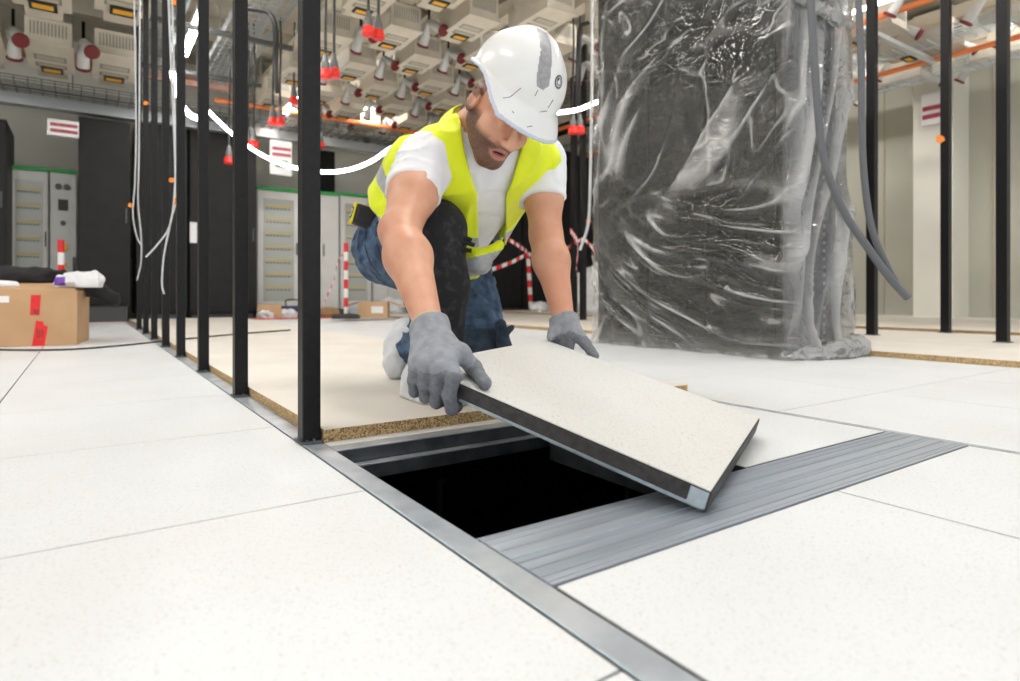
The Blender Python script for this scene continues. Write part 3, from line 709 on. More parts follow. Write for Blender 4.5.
for (x,y,w_,h_) in ((34,309,1.2,5),(36,310,1,4),(38,309,.8,5),(37,329,1,9),(39.5,330,1,8),(42,329,1,8)):
    a, b = boxpt(x,y), boxpt(x+w_,y+h_); m.box((a[0],-.0025,min(a[1],b[1])),(b[0],-.0014,max(a[1],b[1])),M['brownprint'],0,bx)
    if (x,y) in ((38,309),(42,329)): m.build('tape_print', e, label='dark print on the red tape'); m = MB()
m = MB(); a, b = boxpt(0,296), boxpt(9,302.5); m.box((min(a[0],b[0])-.02,-.001,b[1]),(b[0],0,a[1]),M['paper'],0,bx); m.build('shipping_label', e, label='white label')

# ------------------------------------------------------------------ clutter by the cabinets
def carton(p, w_, d_, h_, rot, label, lab=True, openf=True):
    X = Matrix.Translation(p)@Matrix.Rotation(rot,4,'Z'); e = empty('cardboard_box', p, label, 'box'); t = .005
    m = MB(); m.box((0,0,.0),(w_,t,h_),M['card'],0,X); m.box((0,d_-t,0),(w_,d_,h_),M['card'],0,X); m.box((0,t,0),(t,d_-t,h_),M['card'],0,X); m.box((w_-t,t,0),(w_,d_-t,h_),M['card'],0,X); m.box((t,t,0),(w_-t,d_-t,.01),M['cardin'],0,X); m.build('carton', e)
    if openf:
        for s in (0,1):
            Y = X@Matrix.Translation((w_*s,0,h_))@Matrix.Rotation((-.35 if s==0 else .35),4,'Y'); m = MB(); m.box((-.2 if s==0 else 0,0,0),(0 if s==0 else .2,d_,.005),M['card'],0,Y); m.build('flap', e)
    if lab: m = MB(); m.box((w_*.45,-.002,h_*.3),(w_*.85,0,h_*.72),M['paper'],0,X); m.build('shipping_label', e, label='white label')
carton(at_z(358,318,CT+.0004), .36,.3,.20,-.5,'open cardboard box with a white label behind the worker')
carton(Vector((at_v(257,316,8.5).x,8.45,-.0185)), .30,.2,.20,-.2,'small carton at the foot of the glazed cabinet', False, False)
def bag(px, py, v, r, mat, label, cat='bag', name='plastic_bag', sq=.7, z0=-.02):
    c = at_v(px,py,v); bm = bmesh.new(); bmesh.ops.create_icosphere(bm, subdivisions=4, radius=1)
    vs = []
    for x in bm.verts:
        n_ = noise.noise(x.co*2.3+Vector((px,py,0)))*.45+noise.noise(x.co*5+Vector((py,0,px)))*.2
        k = r*(1+n_); vs.append(Vector((c.x+x.co.x*k*1.25, c.y+x.co.y*k*.8, max(z0+.0006, z0+r*sq*.9+x.co.z*k*sq))))
    bm.verts.index_update(); fs = [[q.index for q in f.verts] for f in bm.faces]; bm.free()
    m = MB(); m.add(vs, fs, mat, True); return m.build(name, label=label, cat=cat)
bag(268,310,8.5,.12,M['whitecloth'],'crumpled white plastic bag in the clutter left of the nearest post')
bag(288,312,8.45,.10,M['whitecloth'],'small white bag beside the blue crate')
bag(330,306,8.6,.11,M['cardin'],'brown crumpled paper by the pole base','paper','crumpled_paper')
bag(391,300,8.6,.20,M['whitecloth'],'white plastic sack behind the worker hip')
bag(540,318,7.4,.13,M['whitecloth'],'white crumpled bag at the foot of the pole between the arms',z0=CT)
bag(594,300,6.6,.30,M['whitecloth'],'large white plastic sack left of the wrapped rack',sq=1.2,z0=CT)
def crate():
    c = at_v(284,316,8.55); e = empty('tool_crate', (c.x,8.55,-.0195), 'small dark blue tool crate near the white bags', 'crate')
    m = MB(); m.box((c.x,8.5,-.019),(c.x+.26,8.7,.16),plain('crate_blue',(.03,.045,.12),.5),.01); m.build('body', e)
    m = MB(); m.tube([(c.x+.04,8.6,.155),(c.x+.05,8.6,.24),(c.x+.21,8.6,.24),(c.x+.22,8.6,.155)],.012,M['dkgrey'],7,5); m.build('handle', e)
crate()
# ladder-like stacked rails lying behind
for i in range(3):
    m = MB(); a, b = at_v(352,312,8.5), at_v(425,312,8.5); m.box((a.x,8.52+.06*i,-.0195+.05*i),(b.x,8.58+.06*i,.028+.05*i),M['wire'],.004)
    m.build('metal_rail', label=['lowest','middle','topmost'][i]+' metal rail of the stack behind the small carton', cat='rail')
for i in range(3):
    m = MB(); a = at_v(560,312,8.4); m.box((a.x-.6,8.34+.05*i,-.0195+.07*i),(a.x+.9,8.40+.05*i,.045+.07*i),M['wire'],.004)
    m.build('metal_rail', label=['lowest','middle','topmost'][i]+' metal rail of the stack left of the wrapped rack', cat='rail')
# ------------------------------------------------------------------ signed-distance modelling (numpy) and surface nets
f32 = np.float32
def V(*a): return np.array(a, dtype=f32)
def Lp(px, py, d): return V((px-510)*d/F, d, HC-(py-HY)*d/F)
def toL(p):        # room -> right/forward/up
    dx, dy = p[0]-U0, p[1]-V0
    return V(dx*CY - dy*SY, dx*SY + dy*CY, p[2])
def rc(P, a, b, r1, r2):
    ba = b-a; pa = P-a; h = np.clip((pa@ba)/max(float(ba@ba),1e-9), 0, 1)
    return np.sqrt(((pa-h[...,None]*ba)**2).sum(-1)) - (r1+(r2-r1)*h)
def el(P, c, rad, A=None):
    q = P-c
    if A is not None: q = q@A.T
    r = V(*rad); k0 = np.sqrt(((q/r)**2).sum(-1)); k1 = np.sqrt(((q/r**2)**2).sum(-1))+1e-6
    return k0*(k0-1)/k1
def bx_(P, c, half, A=None, r=.01):
    q = P-c
    if A is not None: q = q@A.T
    q = np.abs(q)-(V(*half)-r); return np.sqrt((np.maximum(q,0)**2).sum(-1))+np.minimum(q.max(-1),0)-r
def smin(a, b, k):
    h = np.clip(.5+.5*(b-a)/k, 0, 1); return b+(a-b)*h - k*h*(1-h)
def smax(a, b, k): return -smin(-a, -b, k)
def chain(P, pts, rs, k=.012):
    d = None
    for i in range(len(pts)-1):
        e = rc(P, pts[i], pts[i+1], rs[i], rs[i+1]); d = e if d is None else smin(d, e, k)
    return d
_N = rng.rand(32,32,32).astype(f32)
def vnoise(P):
    i = np.floor(P).astype(int); f = (P-i).astype(f32); f = f*f*(3-2*f); i0 = i&31; i1 = (i+1)&31
    x0,y0,z0 = i0[...,0],i0[...,1],i0[...,2]; x1,y1,z1 = i1[...,0],i1[...,1],i1[...,2]; fx,fy,fz = f[...,0],f[...,1],f[...,2]
    a = _N[x0,y0,z0]*(1-fx)+_N[x1,y0,z0]*fx; b = _N[x0,y1,z0]*(1-fx)+_N[x1,y1,z0]*fx
    c = _N[x0,y0,z1]*(1-fx)+_N[x1,y0,z1]*fx; d = _N[x0,y1,z1]*(1-fx)+_N[x1,y1,z1]*fx
    return ((a*(1-fy)+b*fy)*(1-fz)+(c*(1-fy)+d*fy)*fz)*2-1
def ridge(P): return 1-np.abs(vnoise(P))*2
def nets(fn, lo, hi, h):
    lo = V(*lo); n = np.ceil((V(*hi)-lo)/h).astype(int)+1; B = 12
    G_ = np.full(n, 1.0, dtype=f32)
    ax = [lo[i]+h*np.arange(n[i], dtype=f32) for i in range(3)]
    cs = []; idx = []
    for i in range(0, n[0], B):
        for j in range(0, n[1], B):
            for k in range(0, n[2], B):
                idx.append((i,j,k)); cs.append(lo+h*(V(i,j,k)+B/2))
    dc = fn(np.array(cs, dtype=f32)); lim = h*B*.9*1.5+.012
    for (i,j,k), d in zip(idx, dc):
        if abs(d) < lim:
            X,Y,Z_ = np.meshgrid(ax[0][i:i+B], ax[1][j:j+B], ax[2][k:k+B], indexing='ij')
            G_[i:i+B,j:j+B,k:k+B] = fn(np.stack([X,Y,Z_],-1))
        else: G_[i:i+B,j:j+B,k:k+B] = d
    for sl in ((0,),(-1,)):
        G_[sl[0],:,:] = np.maximum(G_[sl[0],:,:],.001); G_[:,sl[0],:] = np.maximum(G_[:,sl[0],:],.001); G_[:,:,sl[0]] = np.maximum(G_[:,:,sl[0]],.001)
    S_ = G_ < 0
    c = S_[:-1,:-1,:-1].astype(np.int8)
    tot = np.zeros(np.array(G_.shape)-1, np.int8)
    for a in (0,1):
        for b in (0,1):
            for d in (0,1): tot += S_[a:G_.shape[0]-1+a, b:G_.shape[1]-1+b, d:G_.shape[2]-1+d]
    act = (tot > 0) & (tot < 8); ci = np.argwhere(act)
    vid = np.full(act.shape, -1, dtype=np.int64); vid[act] = np.arange(len(ci))
    acc = np.zeros((len(ci),3), f32); cnt = np.zeros(len(ci), f32)
    for axis in range(3):
        o1, o2 = [a for a in range(3) if a != axis]
        for a in (0,1):
            for b in (0,1):
                off = np.zeros(3,int); off[o1] = a; off[o2] = b; p0 = ci+off; p1 = p0.copy(); p1[:,axis] += 1
                g0 = G_[p0[:,0],p0[:,1],p0[:,2]]; g1 = G_[p1[:,0],p1[:,1],p1[:,2]]; m = (g0<0) != (g1<0)
                t = g0[m]/(g0[m]-g1[m]); pos = p0[m].astype(f32); pos[:,axis] += t; acc[m] += pos; cnt[m] += 1
    vs = lo+h*acc/np.maximum(cnt,1)[:,None]
    quads = []
    for axis in range(3):
        o1, o2 = [(1,2),(2,0),(0,1)][axis]
        sl0 = [slice(None)]*3; sl1 = [slice(None)]*3; sl0[axis] = slice(0,-1); sl1[axis] = slice(1,None)
        A_, B_ = S_[tuple(sl0)], S_[tuple(sl1)]; e = np.argwhere(A_ != B_)
        e = e[(e[:,o1] > 0) & (e[:,o2] > 0) & (e[:,o1] < act.shape[o1]) & (e[:,o2] < act.shape[o2])]
        ins = A_[e[:,0],e[:,1],e[:,2]]
        q = []
        for a,b in ((1,1),(0,1),(0,0),(1,0)):
            p = e.copy(); p[:,o1] -= a; p[:,o2] -= b; q.append(vid[p[:,0],p[:,1],p[:,2]])
        q = np.stack(q,1); q[~ins] = q[~ins][:,::-1]; quads.append(q)
    q = np.concatenate(quads); q = q[(q>=0).all(1)]
    return vs, q
def smooth_pts(vs, q, it=1, lam=.5):
    e = np.concatenate([q[:,[0,1]],q[:,[1,2]],q[:,[2,3]],q[:,[3,0]]]); n = len(vs)
    for _ in range(it):
        s = np.zeros_like(vs); c = np.zeros(n, f32)
        for k in range(3):
            s[:,k] = np.bincount(e[:,0], vs[e[:,1],k], n)+np.bincount(e[:,1], vs[e[:,0],k], n)
        c = np.bincount(e.ravel(), minlength=n); vs = vs*(1-lam)+lam*(s/np.maximum(c,1)[:,None]).astype(f32)
    return vs
def sdf_obj(name, fn, lo, hi, h, mats, parent=None, it=1, face_mat=None, attr=None, local=True, **t):
    vs, q = nets(fn, lo, hi, h); vs = smooth_pts(vs, q, it)
    wv = np.stack([U0+vs[:,1]*SY+vs[:,0]*CY, V0+vs[:,1]*CY-vs[:,0]*SY, vs[:,2]],1) if local else vs
    if parent is None: o = Vector((float(wv[:,0].mean()), float(wv[:,1].mean()), float(wv[:,2].min())))
    else: o = wroot(parent)
    me = bpy.data.meshes.new(name); wl = wv-np.array(o)
    me.vertices.add(len(wl)); me.vertices.foreach_set('co', wl.astype(np.float32).ravel())
    me.loops.add(q.size); me.loops.foreach_set('vertex_index', q.astype(np.int32).ravel())
    me.polygons.add(len(q)); me.polygons.foreach_set('loop_start', np.arange(0,q.size,4,dtype=np.int32))
    try: me.polygons.foreach_set('loop_total', np.full(len(q),4,dtype=np.int32))
    except Exception: pass
    for m in (mats if isinstance(mats,(list,tuple)) else [mats]): me.materials.append(m)
    if face_mat is not None:
        fc = vs[q].mean(1); me.polygons.foreach_set('material_index', face_mat(fc).astype(np.int32))
    if attr is not None:
        a = me.attributes.new('tone','FLOAT','POINT'); a.data.foreach_set('value', attr(vs).astype(np.float32))
    me.update(calc_edges=True); me.validate(); me.polygons.foreach_set('use_smooth', [True]*len(me.polygons))
    ob = bpy.data.objects.new(name, me); COL.objects.link(ob)
    if parent is not None: ob.parent = parent
    else: ob.location = o
    return tag(ob, **t)
def poly_mask(px, py, poly):
    ins = np.zeros(px.shape, bool); n = len(poly)
    for i in range(n):
        x0,y0 = poly[i]; x1,y1 = poly[(i+1)%n]
        if y0 == y1: continue
        c = ((y0 > py) != (y1 > py)) & (px < (x1-x0)*(py-y0)/(y1-y0)+x0); ins ^= c
    return ins
# ------------------------------------------------------------------ materials of the figure
def skin_mat():
    m, nt, b = new_mat('skin'); setp(b, rough=.46, sss=.10, spec=.5)
    b.inputs['Subsurface Radius'].default_value = (.012,.004,.002); 
    tc = nt.nodes.new('ShaderNodeTexCoord')
    n = nt.nodes.new('ShaderNodeTexNoise'); n.inputs['Scale'].default_value = 14; n.inputs['Detail'].default_value = 6; nt.links.new(tc.outputs['Object'], n.inputs['Vector'])
    r = nt.nodes.new('ShaderNodeValToRGB'); r.color_ramp.elements[0].position=.35; r.color_ramp.elements[1].position=.7
    r.color_ramp.elements[0].color=(.60,.285,.18,1); r.color_ramp.elements[1].color=(.70,.38,.255,1); nt.links.new(n.outputs['Fac'], r.inputs['Fac'])
    at = nt.nodes.new('ShaderNodeAttribute'); at.attribute_name = 'tone'
    n2 = nt.nodes.new('ShaderNodeTexNoise'); n2.inputs['Scale'].default_value = 480; n2.inputs['Detail'].default_value = 3; nt.links.new(tc.outputs['Object'], n2.inputs['Vector'])
    r2 = nt.nodes.new('ShaderNodeValToRGB'); r2.color_ramp.elements[0].position=.38; r2.color_ramp.elements[1].position=.62
    r2.color_ramp.elements[0].color=(.055,.026,.016,1); r2.color_ramp.elements[1].color=(.24,.115,.075,1); nt.links.new(n2.outputs['Fac'], r2.inputs['Fac'])
    mx = nt.nodes.new('ShaderNodeMix'); mx.data_type='RGBA'; nt.links.new(at.outputs['Fac'], mx.inputs[0]); nt.links.new(r.outputs['Color'], mx.inputs[6]); nt.links.new(r2.outputs['Color'], mx.inputs[7])
    nt.links.new(mx.outputs[2], b.inputs['Base Color'])
    bp = nt.nodes.new('ShaderNodeBump'); bp.inputs['Strength'].default_value=.25; bp.inputs['Distance'].default_value=.001; nt.links.new(n2.outputs['Fac'], bp.inputs['Height']); nt.links.new(bp.outputs['Normal'], b.inputs['Normal'])
    return m
M['skin'] = skin_mat()
M['lip'] = plain('lip', (.45,.16,.13), .45); M['mouth'] = plain('mouth_dark', (.05,.012,.012), .6)
M['vest'] = noisy('vest_yellow', (.74,.84,.0), (.82,.92,.005), 12, .65, bump=.25, bscale=300, sheen=.2)
M['reflect'] = noisy('reflective_band', (.34,.36,.37), (.42,.44,.45), 80, .4, bump=.2, bscale=400)
M['shirt'] = noisy('white_shirt', (.76,.77,.80), (.82,.82,.84), 20, .85, bump=.35, bscale=26, dist=.006)
M['denim'] = noisy('denim', (.018,.04,.085), (.085,.145,.235), 26, .85, bump=.5, bscale=420, detail=6)
M['denim_dark'] = noisy('denim_dark', (.02,.035,.06), (.05,.08,.12), 25, .85, bump=.5, bscale=420, detail=6)
M['kneepatch'] = noisy('knee_patch', (.009,.009,.011), (.060,.060,.064), 40, .85, bump=.7, bscale=120, detail=10, lo=.5, hi=.85)
M['glove'] = noisy('glove_knit', (.235,.25,.28), (.31,.325,.355), 60, .75, bump=.6, bscale=520)
M['glove_coat'] = noisy('glove_coating', (.14,.15,.17), (.20,.21,.235), 120, .6, bump=.5, bscale=700)
M['cover'] = noisy('shoe_cover', (.60,.61,.64), (.72,.73,.75), 22, .6, bump=.6, bscale=30, dist=.008)
M['helmet'] = noisy('helmet_shell', (.78,.78,.77), (.84,.84,.83), 9, .28, coat=.3)
M['helmet_in'] = plain('helmet_rim', (.55,.60,.70), .4)
M['stripe'] = noisy('helmet_stripe', (.27,.27,.28), (.35,.35,.36), 90, .45)
M['ink'] = plain('badge_ink', (.03,.035,.04), .4)
M['tm_yellow'] = plain('tape_measure_yellow', (.80,.70,.02), .4)

# ------------------------------------------------------------------ joints (right / forward / up)
RS, RE, RWr = Lp(425,161,1.65), Lp(400,231,1.45), Lp(428,322,1.235)
LS, LE, LWr = Lp(541,160,1.86), Lp(546,236,1.80), Lp(563,316,1.695)
NK = Lp(474,128,1.80); CH = Lp(480,172,1.82); PV = Lp(428,245,2.08); WA = Lp(455,215,1.97)
RH, RK, RA = Lp(412,248,2.0), Lp(434,231,1.69), Lp(431,372,1.70)
LH, LK, LA = Lp(458,248,2.12), Lp(486,371,1.98), Lp(410,346,2.24)
def unit(v): return v/np.linalg.norm(v)
sa = unit(LS-RS); aa = unit(NK-PV); sa = unit(sa-aa*(sa@aa)); na = np.cross(sa, aa)     # na: towards the front of the trunk
if na[2] > 0: na = -na
TA = np.stack([sa, aa, na])
HF = unit(V(.33,-.60,-.73)); HU = V(.555,-.49,.655); HU = unit(HU-HF*(HU@HF)); HR = np.cross(HF, HU)
HA = np.stack([HR, HF, HU]); HCn = Lp(502,113,1.60)
def hd(x, y, z): return HCn + HR*x + HF*y + HU*z

def torso(P, g=0.):
    d = el(P, CH-na*.0, (.185+g,.17+g,.118+g), TA)
    d = smin(d, el(P, WA, (.155+g,.17+g,.125+g), TA), .10)
    d = smin(d, el(P, PV, (.165+g,.13+g,.13+g), TA), .10)
    d = smin(d, rc(P, Lp(414,162,1.92), Lp(402,200,2.03), .060+g, .074+g), .07)
    d = smin(d, rc(P, RS+sa*.035, LS-sa*.035, .066+g, .066+g), .07)
    d = smin(d, rc(P, NK-aa*.02, CH+aa*.1-na*.04, .07+g, .1+g), .05)
    return d
def arms(P, g=0.):
    r = chain(P, [RS, RS*.5+RE*.5, RE], [.063+g,.058+g,.045+g], .03)
    f = chain(P, [RE, RE*.68+RWr*.32, RWr], [.045+g,.050+g,.029+g], .03)
    r = smin(r, f, .02); r = smin(r, rc(P, RE+V(-.010,-.0,-.0), RE+V(-.012,.008,-.02), .034+g, .028+g), .02)
    l = chain(P, [LS, LS*.5+LE*.5, LE], [.060+g,.054+g,.046+g], .03)
    f = chain(P, [LE, LE*.68+LWr*.32, LWr], [.046+g,.049+g,.030+g], .03)
    l = smin(l, f, .02)
    return r, l
def head(P):
    q = (P-HCn)@HA.T; ax = q.copy(); ax[...,0] = np.abs(q[...,0])
    d = el(q, V(0,-.015,.03), (.076,.096,.092))
    d = smin(d, el(q, V(0,.022,-.05), (.060,.070,.066)), .04)
    d = smin(d, rc(ax, V(.050,-.008,-.05), V(.012,.066,-.098), .022, .022), .03)
    d = smin(d, rc(q, V(-.012,.068,-.100), V(.012,.068,-.100), .022, .022), .02)
    d = smin(d, el(ax, V(.042,.058,-.022), (.026,.026,.024)), .025)
    d = smin(d, rc(ax, V(.008,.086,.026), V(.045,.072,.024), .012, .010), .014)
    d = smax(d, -el(ax, V(.032,.098,.004), (.018,.016,.013)), .014)
    d = smin(d, el(ax, V(.032,.078,.004), (.0135,.0135,.0125)), .004)
    d = smin(d, rc(q, V(0,.088,.018), V(0,.112,-.026), .0085, .0135), .010)
    d = smin(d, el(ax, V(.0125,.100,-.032), (.009,.012,.009)), .007)
    d = smin(d, rc(q, V(-.020,.086,-.058), V(.020,.086,-.058), .0085, .0085), .008)
    d = smin(d, rc(q, V(-.016,.085,-.077), V(.016,.085,-.077), .009, .009), .008)
    d = smax(d, -el(q, V(0,.098,-.067), (.023,.020,.0048)), .003)
    e = el(ax, V(.084,-.014,-.004), (.010,.021,.034)); e = smax(e, -el(ax, V(.095,-.008,-.001), (.009,.012,.022)), .006)
    d = smin(d, e, .008)
    d = smin(d, rc(P, hd(0,-.03,-.03), NK, .056, .062), .03)
    return d
def legcore(P, g=0.):
    r = chain(P, [RH, RK], [.088+g,.064+g], .03); r = smin(r, chain(P, [RK, RK*.6+RA*.4, RA], [.060+g,.058+g,.042+g], .03), .03)
    l = chain(P, [LH, LK], [.090+g,.062+g], .03); l = smin(l, chain(P, [LK+V(0,0,.01), LK*.6+LA*.4, LA], [.056+g,.056+g,.044+g], .03), .03)
    return r, l
def body(P):
    r, l = arms(P); d = smin(torso(P,-.012), smin(r, l, .005), .03)
    d = smin(d, head(P), .02); a, b = legcore(P, -.014); d = smin(d, smin(a, b, .005), .03)
    return d
def beard(vs):
    q = (vs-HCn)@HA.T; x, y, z = np.abs(q[:,0]), q[:,1], q[:,2]
    t = np.clip((-.030-z+ (y<.03)*.025)/.022, 0, 1)*np.clip((y+.045)/.03, 0, 1)*np.clip((.10+z+.04)/.02,0,1)
    le = (x/.026)**2+((z+.067)/.015)**2; t *= np.where(y>.06, np.clip((le-.55)/.9,0.12,1), 1)
    cheek = (x<.045)&(y>.05)&(z>-.045)&(x>.028); t[cheek] *= .3
    hair = (z>.005)&(y<.0); t = np.maximum(t, np.where(hair, .85, 0)); far = np.linalg.norm(vs-HCn,axis=1) > .19; t[far] = 0
    return t
def mouthm(fc):
    q = (fc-HCn)@HA.T; x, y, z = np.abs(q[:,0]), q[:,1], q[:,2]; r = np.zeros(len(fc)); fr_ = (y>.075)
    r[fr_&((x/.023)**2+((z+.067)/.013)**2 < 1)] = 1; r[fr_&((x/.018)**2+((z+.0670)/.0032)**2 < 1)] = 2
    return r
base = RW(float(RA[0]), float(RA[1])+.2, CT)
man = empty('person', base, 'kneeling worker in white hard hat, yellow vest and jeans, holding the lifted floor panel', 'person')
sdf_obj('body', body, (-.52,1.15,.04), (.32,2.45,1.02), .0034, [M['skin'], M['lip'], M['mouth']], man, 1, attr=beard, face_mat=mouthm)

# shirt
def shirt(P):
    d = torso(P, 0); w = vnoise(P*V(9,9,14))*.006+ridge(P*V(12,20,12)+V(1,1,1))**3*.003
    a = rc(P, RS, RS*.50+RE*.50, .072, .068); ex = (P-(RS*.50+RE*.50))@unit(RE-RS+V(-.02,0,.0)); a = smax(a, ex, .004)
    b = rc(P, LS, LS*.50+LE*.50, .076, .070); ex = (P-(LS*.46+LE*.54))@unit(LE-LS); b = smax(b, ex, .004)
    d = smin(d, smin(a, b, .01), .04); d = smax(d, -rc(P, hd(0,-.03,-.03), NK-aa*.02, .062,.066), .006)
    tw = ridge(P*V(16,10,34)+V(3,1,7))**3*.009*np.exp(-((P-RS)**2).sum(-1)/.03)
    return d+w-tw
sdf_obj('t_shirt', shirt, (-.5,1.4,.36), (.3,2.3,.95), .0052, [M['shirt']], man, 1)
# vest
s_front = .012
def vest(P):
    q = (P-CH); s = q@sa; a = q@aa; n = q@na
    w = vnoise(P*V(7,7,10)+V(5,5,5))*.006+ridge(P*V(13,13,6)+V(1,9,3))**2*.007
    loose = .017+np.clip(-a-.05,0,.3)*.10*(n>-.3)
    outer = torso(P, 0.0)-loose-w; d = np.maximum(outer, -(outer+.013))
    opening = np.maximum(np.abs(P[...,0]+.029*P[...,1])-(.040+np.clip(a-.02,0,.2)*.3), -(n-.01)); d = smax(d, -opening, .004)
    hR = rc(P, RS-sa*.055-aa*.005, RS+RE*0-sa*.2+(RE-RS)*.2-aa*.02, .090, .115); hL = rc(P, LS+sa*.085-aa*.005, LS+sa*.23+(LE-LS)*.2-aa*.02, .066, .085)
    d = smax(d, -hR, .004); d = smax(d, -hL, .004)
    d = smax(d, -(rc(P, hd(0,-.02,-.04), NK, .070,.078)), .004)
    hem = -(a+.315)-.07*np.clip(n*6,-.7,1); d = smax(d, hem, .004)
    return d
def vestm(fc):
    q = fc-CH; a = q@aa; n = q@na; px = 510+F*fc[:,0]/fc[:,1]; py = HY-F*(fc[:,2]-HC)/fc[:,1]
    r = np.zeros(len(fc)); b1 = (np.abs(a+.17) < .026); b2 = (np.abs(a+.285) < .026); r[b1|b2] = 1
    return r
sdf_obj('safety_vest', vest, (-.52,1.4,.30), (.32,2.4,.97), .0050, [M['vest'], M['reflect']], man, 1, face_mat=vestm, label='bright yellow safety vest with grey reflective bands')
# hanging front hem of the vest
H0, H1, H2 = Lp(462,252,1.80), Lp(478,262,1.78), Lp(499,246,1.80)
def hemf(P):
    d = chain(P, [H0,H1,H2], [.028,.033,.016], .02); w = vnoise(P*V(30,30,50))*.006
    return np.maximum(d+w, -(d+w+.02))
def hemm(fc):
    py = HY-F*(fc[:,2]-HC)/fc[:,1]; px = 510+F*fc[:,0]/fc[:,1]; return ((py > 258-(px-470)*.25)).astype(int)
sdf_obj('vest_hem', hemf, (-.2,1.68,.34), (.03,1.92,.56), .004, [M['vest'], M['reflect']], man, 1, face_mat=hemm, label='hanging lower front of the vest with a grey band')

# trousers
def trousers(P):
    w = vnoise(P*V(8,8,11))*.008+ridge(P*V(17,17,27)+V(2,2,2))**2*.017+vnoise(P*34)*.003
    r, l = legcore(P, .012); d = el(P, PV, (.172,.135,.142), TA); d = smin(d, rc(P, Lp(389,248,2.12), Lp(402,250,2.08), .118, .125), .06)
    d = smin(d, smin(r, l, .012), .05)
    cut = (P-(PV+aa*.13))@aa; d = smax(d, cut, .01)
    f = (CT+.004)-P[...,2]; return smax(d-w*.7, f, .01)
def trm(fc):
    py = HY-F*(fc[:,2]-HC)/fc[:,1]; px = 510+F*fc[:,0]/fc[:,1]
    seam = poly_mask(px, py, [(352,238),(372,228),(378,262),(400,300),(392,305),(366,270)]) ; kn = (py > 329)&(px > 462)
    return (kn&(fc[:,0] < .1)).astype(int)
sdf_obj('jeans', trousers, (-.62,1.5,.02), (.12,2.55,.80), .0058, [M['denim'], M['denim_dark']], man, 1, face_mat=trm)
def kpatch(P):
    d = chain(P, [RK+V(.0,.06,.014), RK, RK*.6+RA*.4+V(.012,0,0), RA+V(.02,.0,.03)], [.078,.079,.077,.064], .04)
    w = vnoise(P*V(10,10,14)+V(4,1,4))*.009+ridge(P*V(22,22,12)+V(9,2,2))*.004
    return smax(d-w*.6, P[...,1]-1.80, .02)
sdf_obj('knee_patch', kpatch, (-.34,1.52,.08), (.0,1.90,.68), .005, [M['kneepatch']], man, 1, label='black reinforced patch on the raised knee and shin')
def on_surf(fn, px, py, d0, d1):
    d = d0
    while d < d1:
        s = float(fn(Lp(px,py,d)[None,:])[0])
        if s < .0012: return RW(*map(float,Lp(px,py,d)))
        d += min(max(s*.5,.0012),.01)
    return None
for nm, pts, r_, lab in (('pocket_edge',((377,222),(376,234),(378,248),(384,262),(391,274)),.0035,'dark pocket opening'),('seam',((366,232),(365,246),(370,262),(381,277),(396,290)),.0018,'raised side seam')):
    q_ = [on_surf(trousers,a,b,1.6,2.4) for a,b in pts]; q_ = [x for x in q_ if x is not None]
    if len(q_) > 2:
        m = MB(); m.tube(q_, r_, M['denim_dark'], 6, 4); m.build(nm, man, label=lab)
pk = MB()
for k,(px,py) in enumerate(((464,237),(467,243),(464,250))): a = Lp(px,py,1.66); p = RW(*map(float,a)); pk.tube([p+Vector((-.03,0,.005)), p, p+RW(.02,0,-.01+.004*k)-RW(0,0,0)], .006, M['kneepatch'], 7, 4)
pk.build('torn_edge', man)
def pocket(P):
    d = chain(P, [Lp(501,325,1.935), Lp(504,346,1.92)], [.015,.023], .02); d = smin(d, rc(P, Lp(506,333,1.91), Lp(512,327,1.905), .010,.0055), .010)
    return d-ridge(P*V(30,30,30))*.004
sdf_obj('leg_pocket', pocket, tuple(Lp(495,365,1.85)-V(.02,.02,.02)), tuple(Lp(525,305,1.98)+V(.01,.02,.01)), .0034, [M['denim_dark']], man, 1, label='dark pocket on the side of the kneeling leg')
# shoes in covers
def coverR(P):
    d = chain(P, [Lp(417,388,1.80), Lp(434,392,1.72), Lp(455,394,1.665)], [.046,.046,.043], .03); d = smin(d, rc(P, Lp(424,372,1.78), Lp(430,350,1.74), .050,.046), .04)
    w = ridge(P*V(26,26,18))*.005+vnoise(P*V(40,40,30))*.003; d = d-w; f = (CT+.0008)-P[...,2]
    return smax(smin(d, smax(d-.004, P[...,2]-CT-.016, .004), .004), f, .003)
sdf_obj('shoe_cover', coverR, (-.36,1.56,.02), (-.03,1.92,.26), .0042, [M['cover']], man, 1, label='white fabric cover over the planted front shoe')
def coverL(P):
    d = chain(P, [Lp(396,364,2.21), Lp(401,345,2.25), Lp(405,330,2.31)], [.042,.050,.044], .03); d = smin(d, rc(P, Lp(396,369,2.19), Lp(410,370,2.22), .030,.030), .03)
    w = ridge(P*V(22,22,22)+V(7,7,7))*.006+vnoise(P*V(44,44,34))*.003; return smax(d-w, (CT+.0008)-P[...,2], .003)
sdf_obj('shoe_cover', coverL, (-.52,2.08,.02), (-.28,2.42,.30), .0046, [M['cover']], man, 1, label='white fabric cover over the rear shoe on its toes')

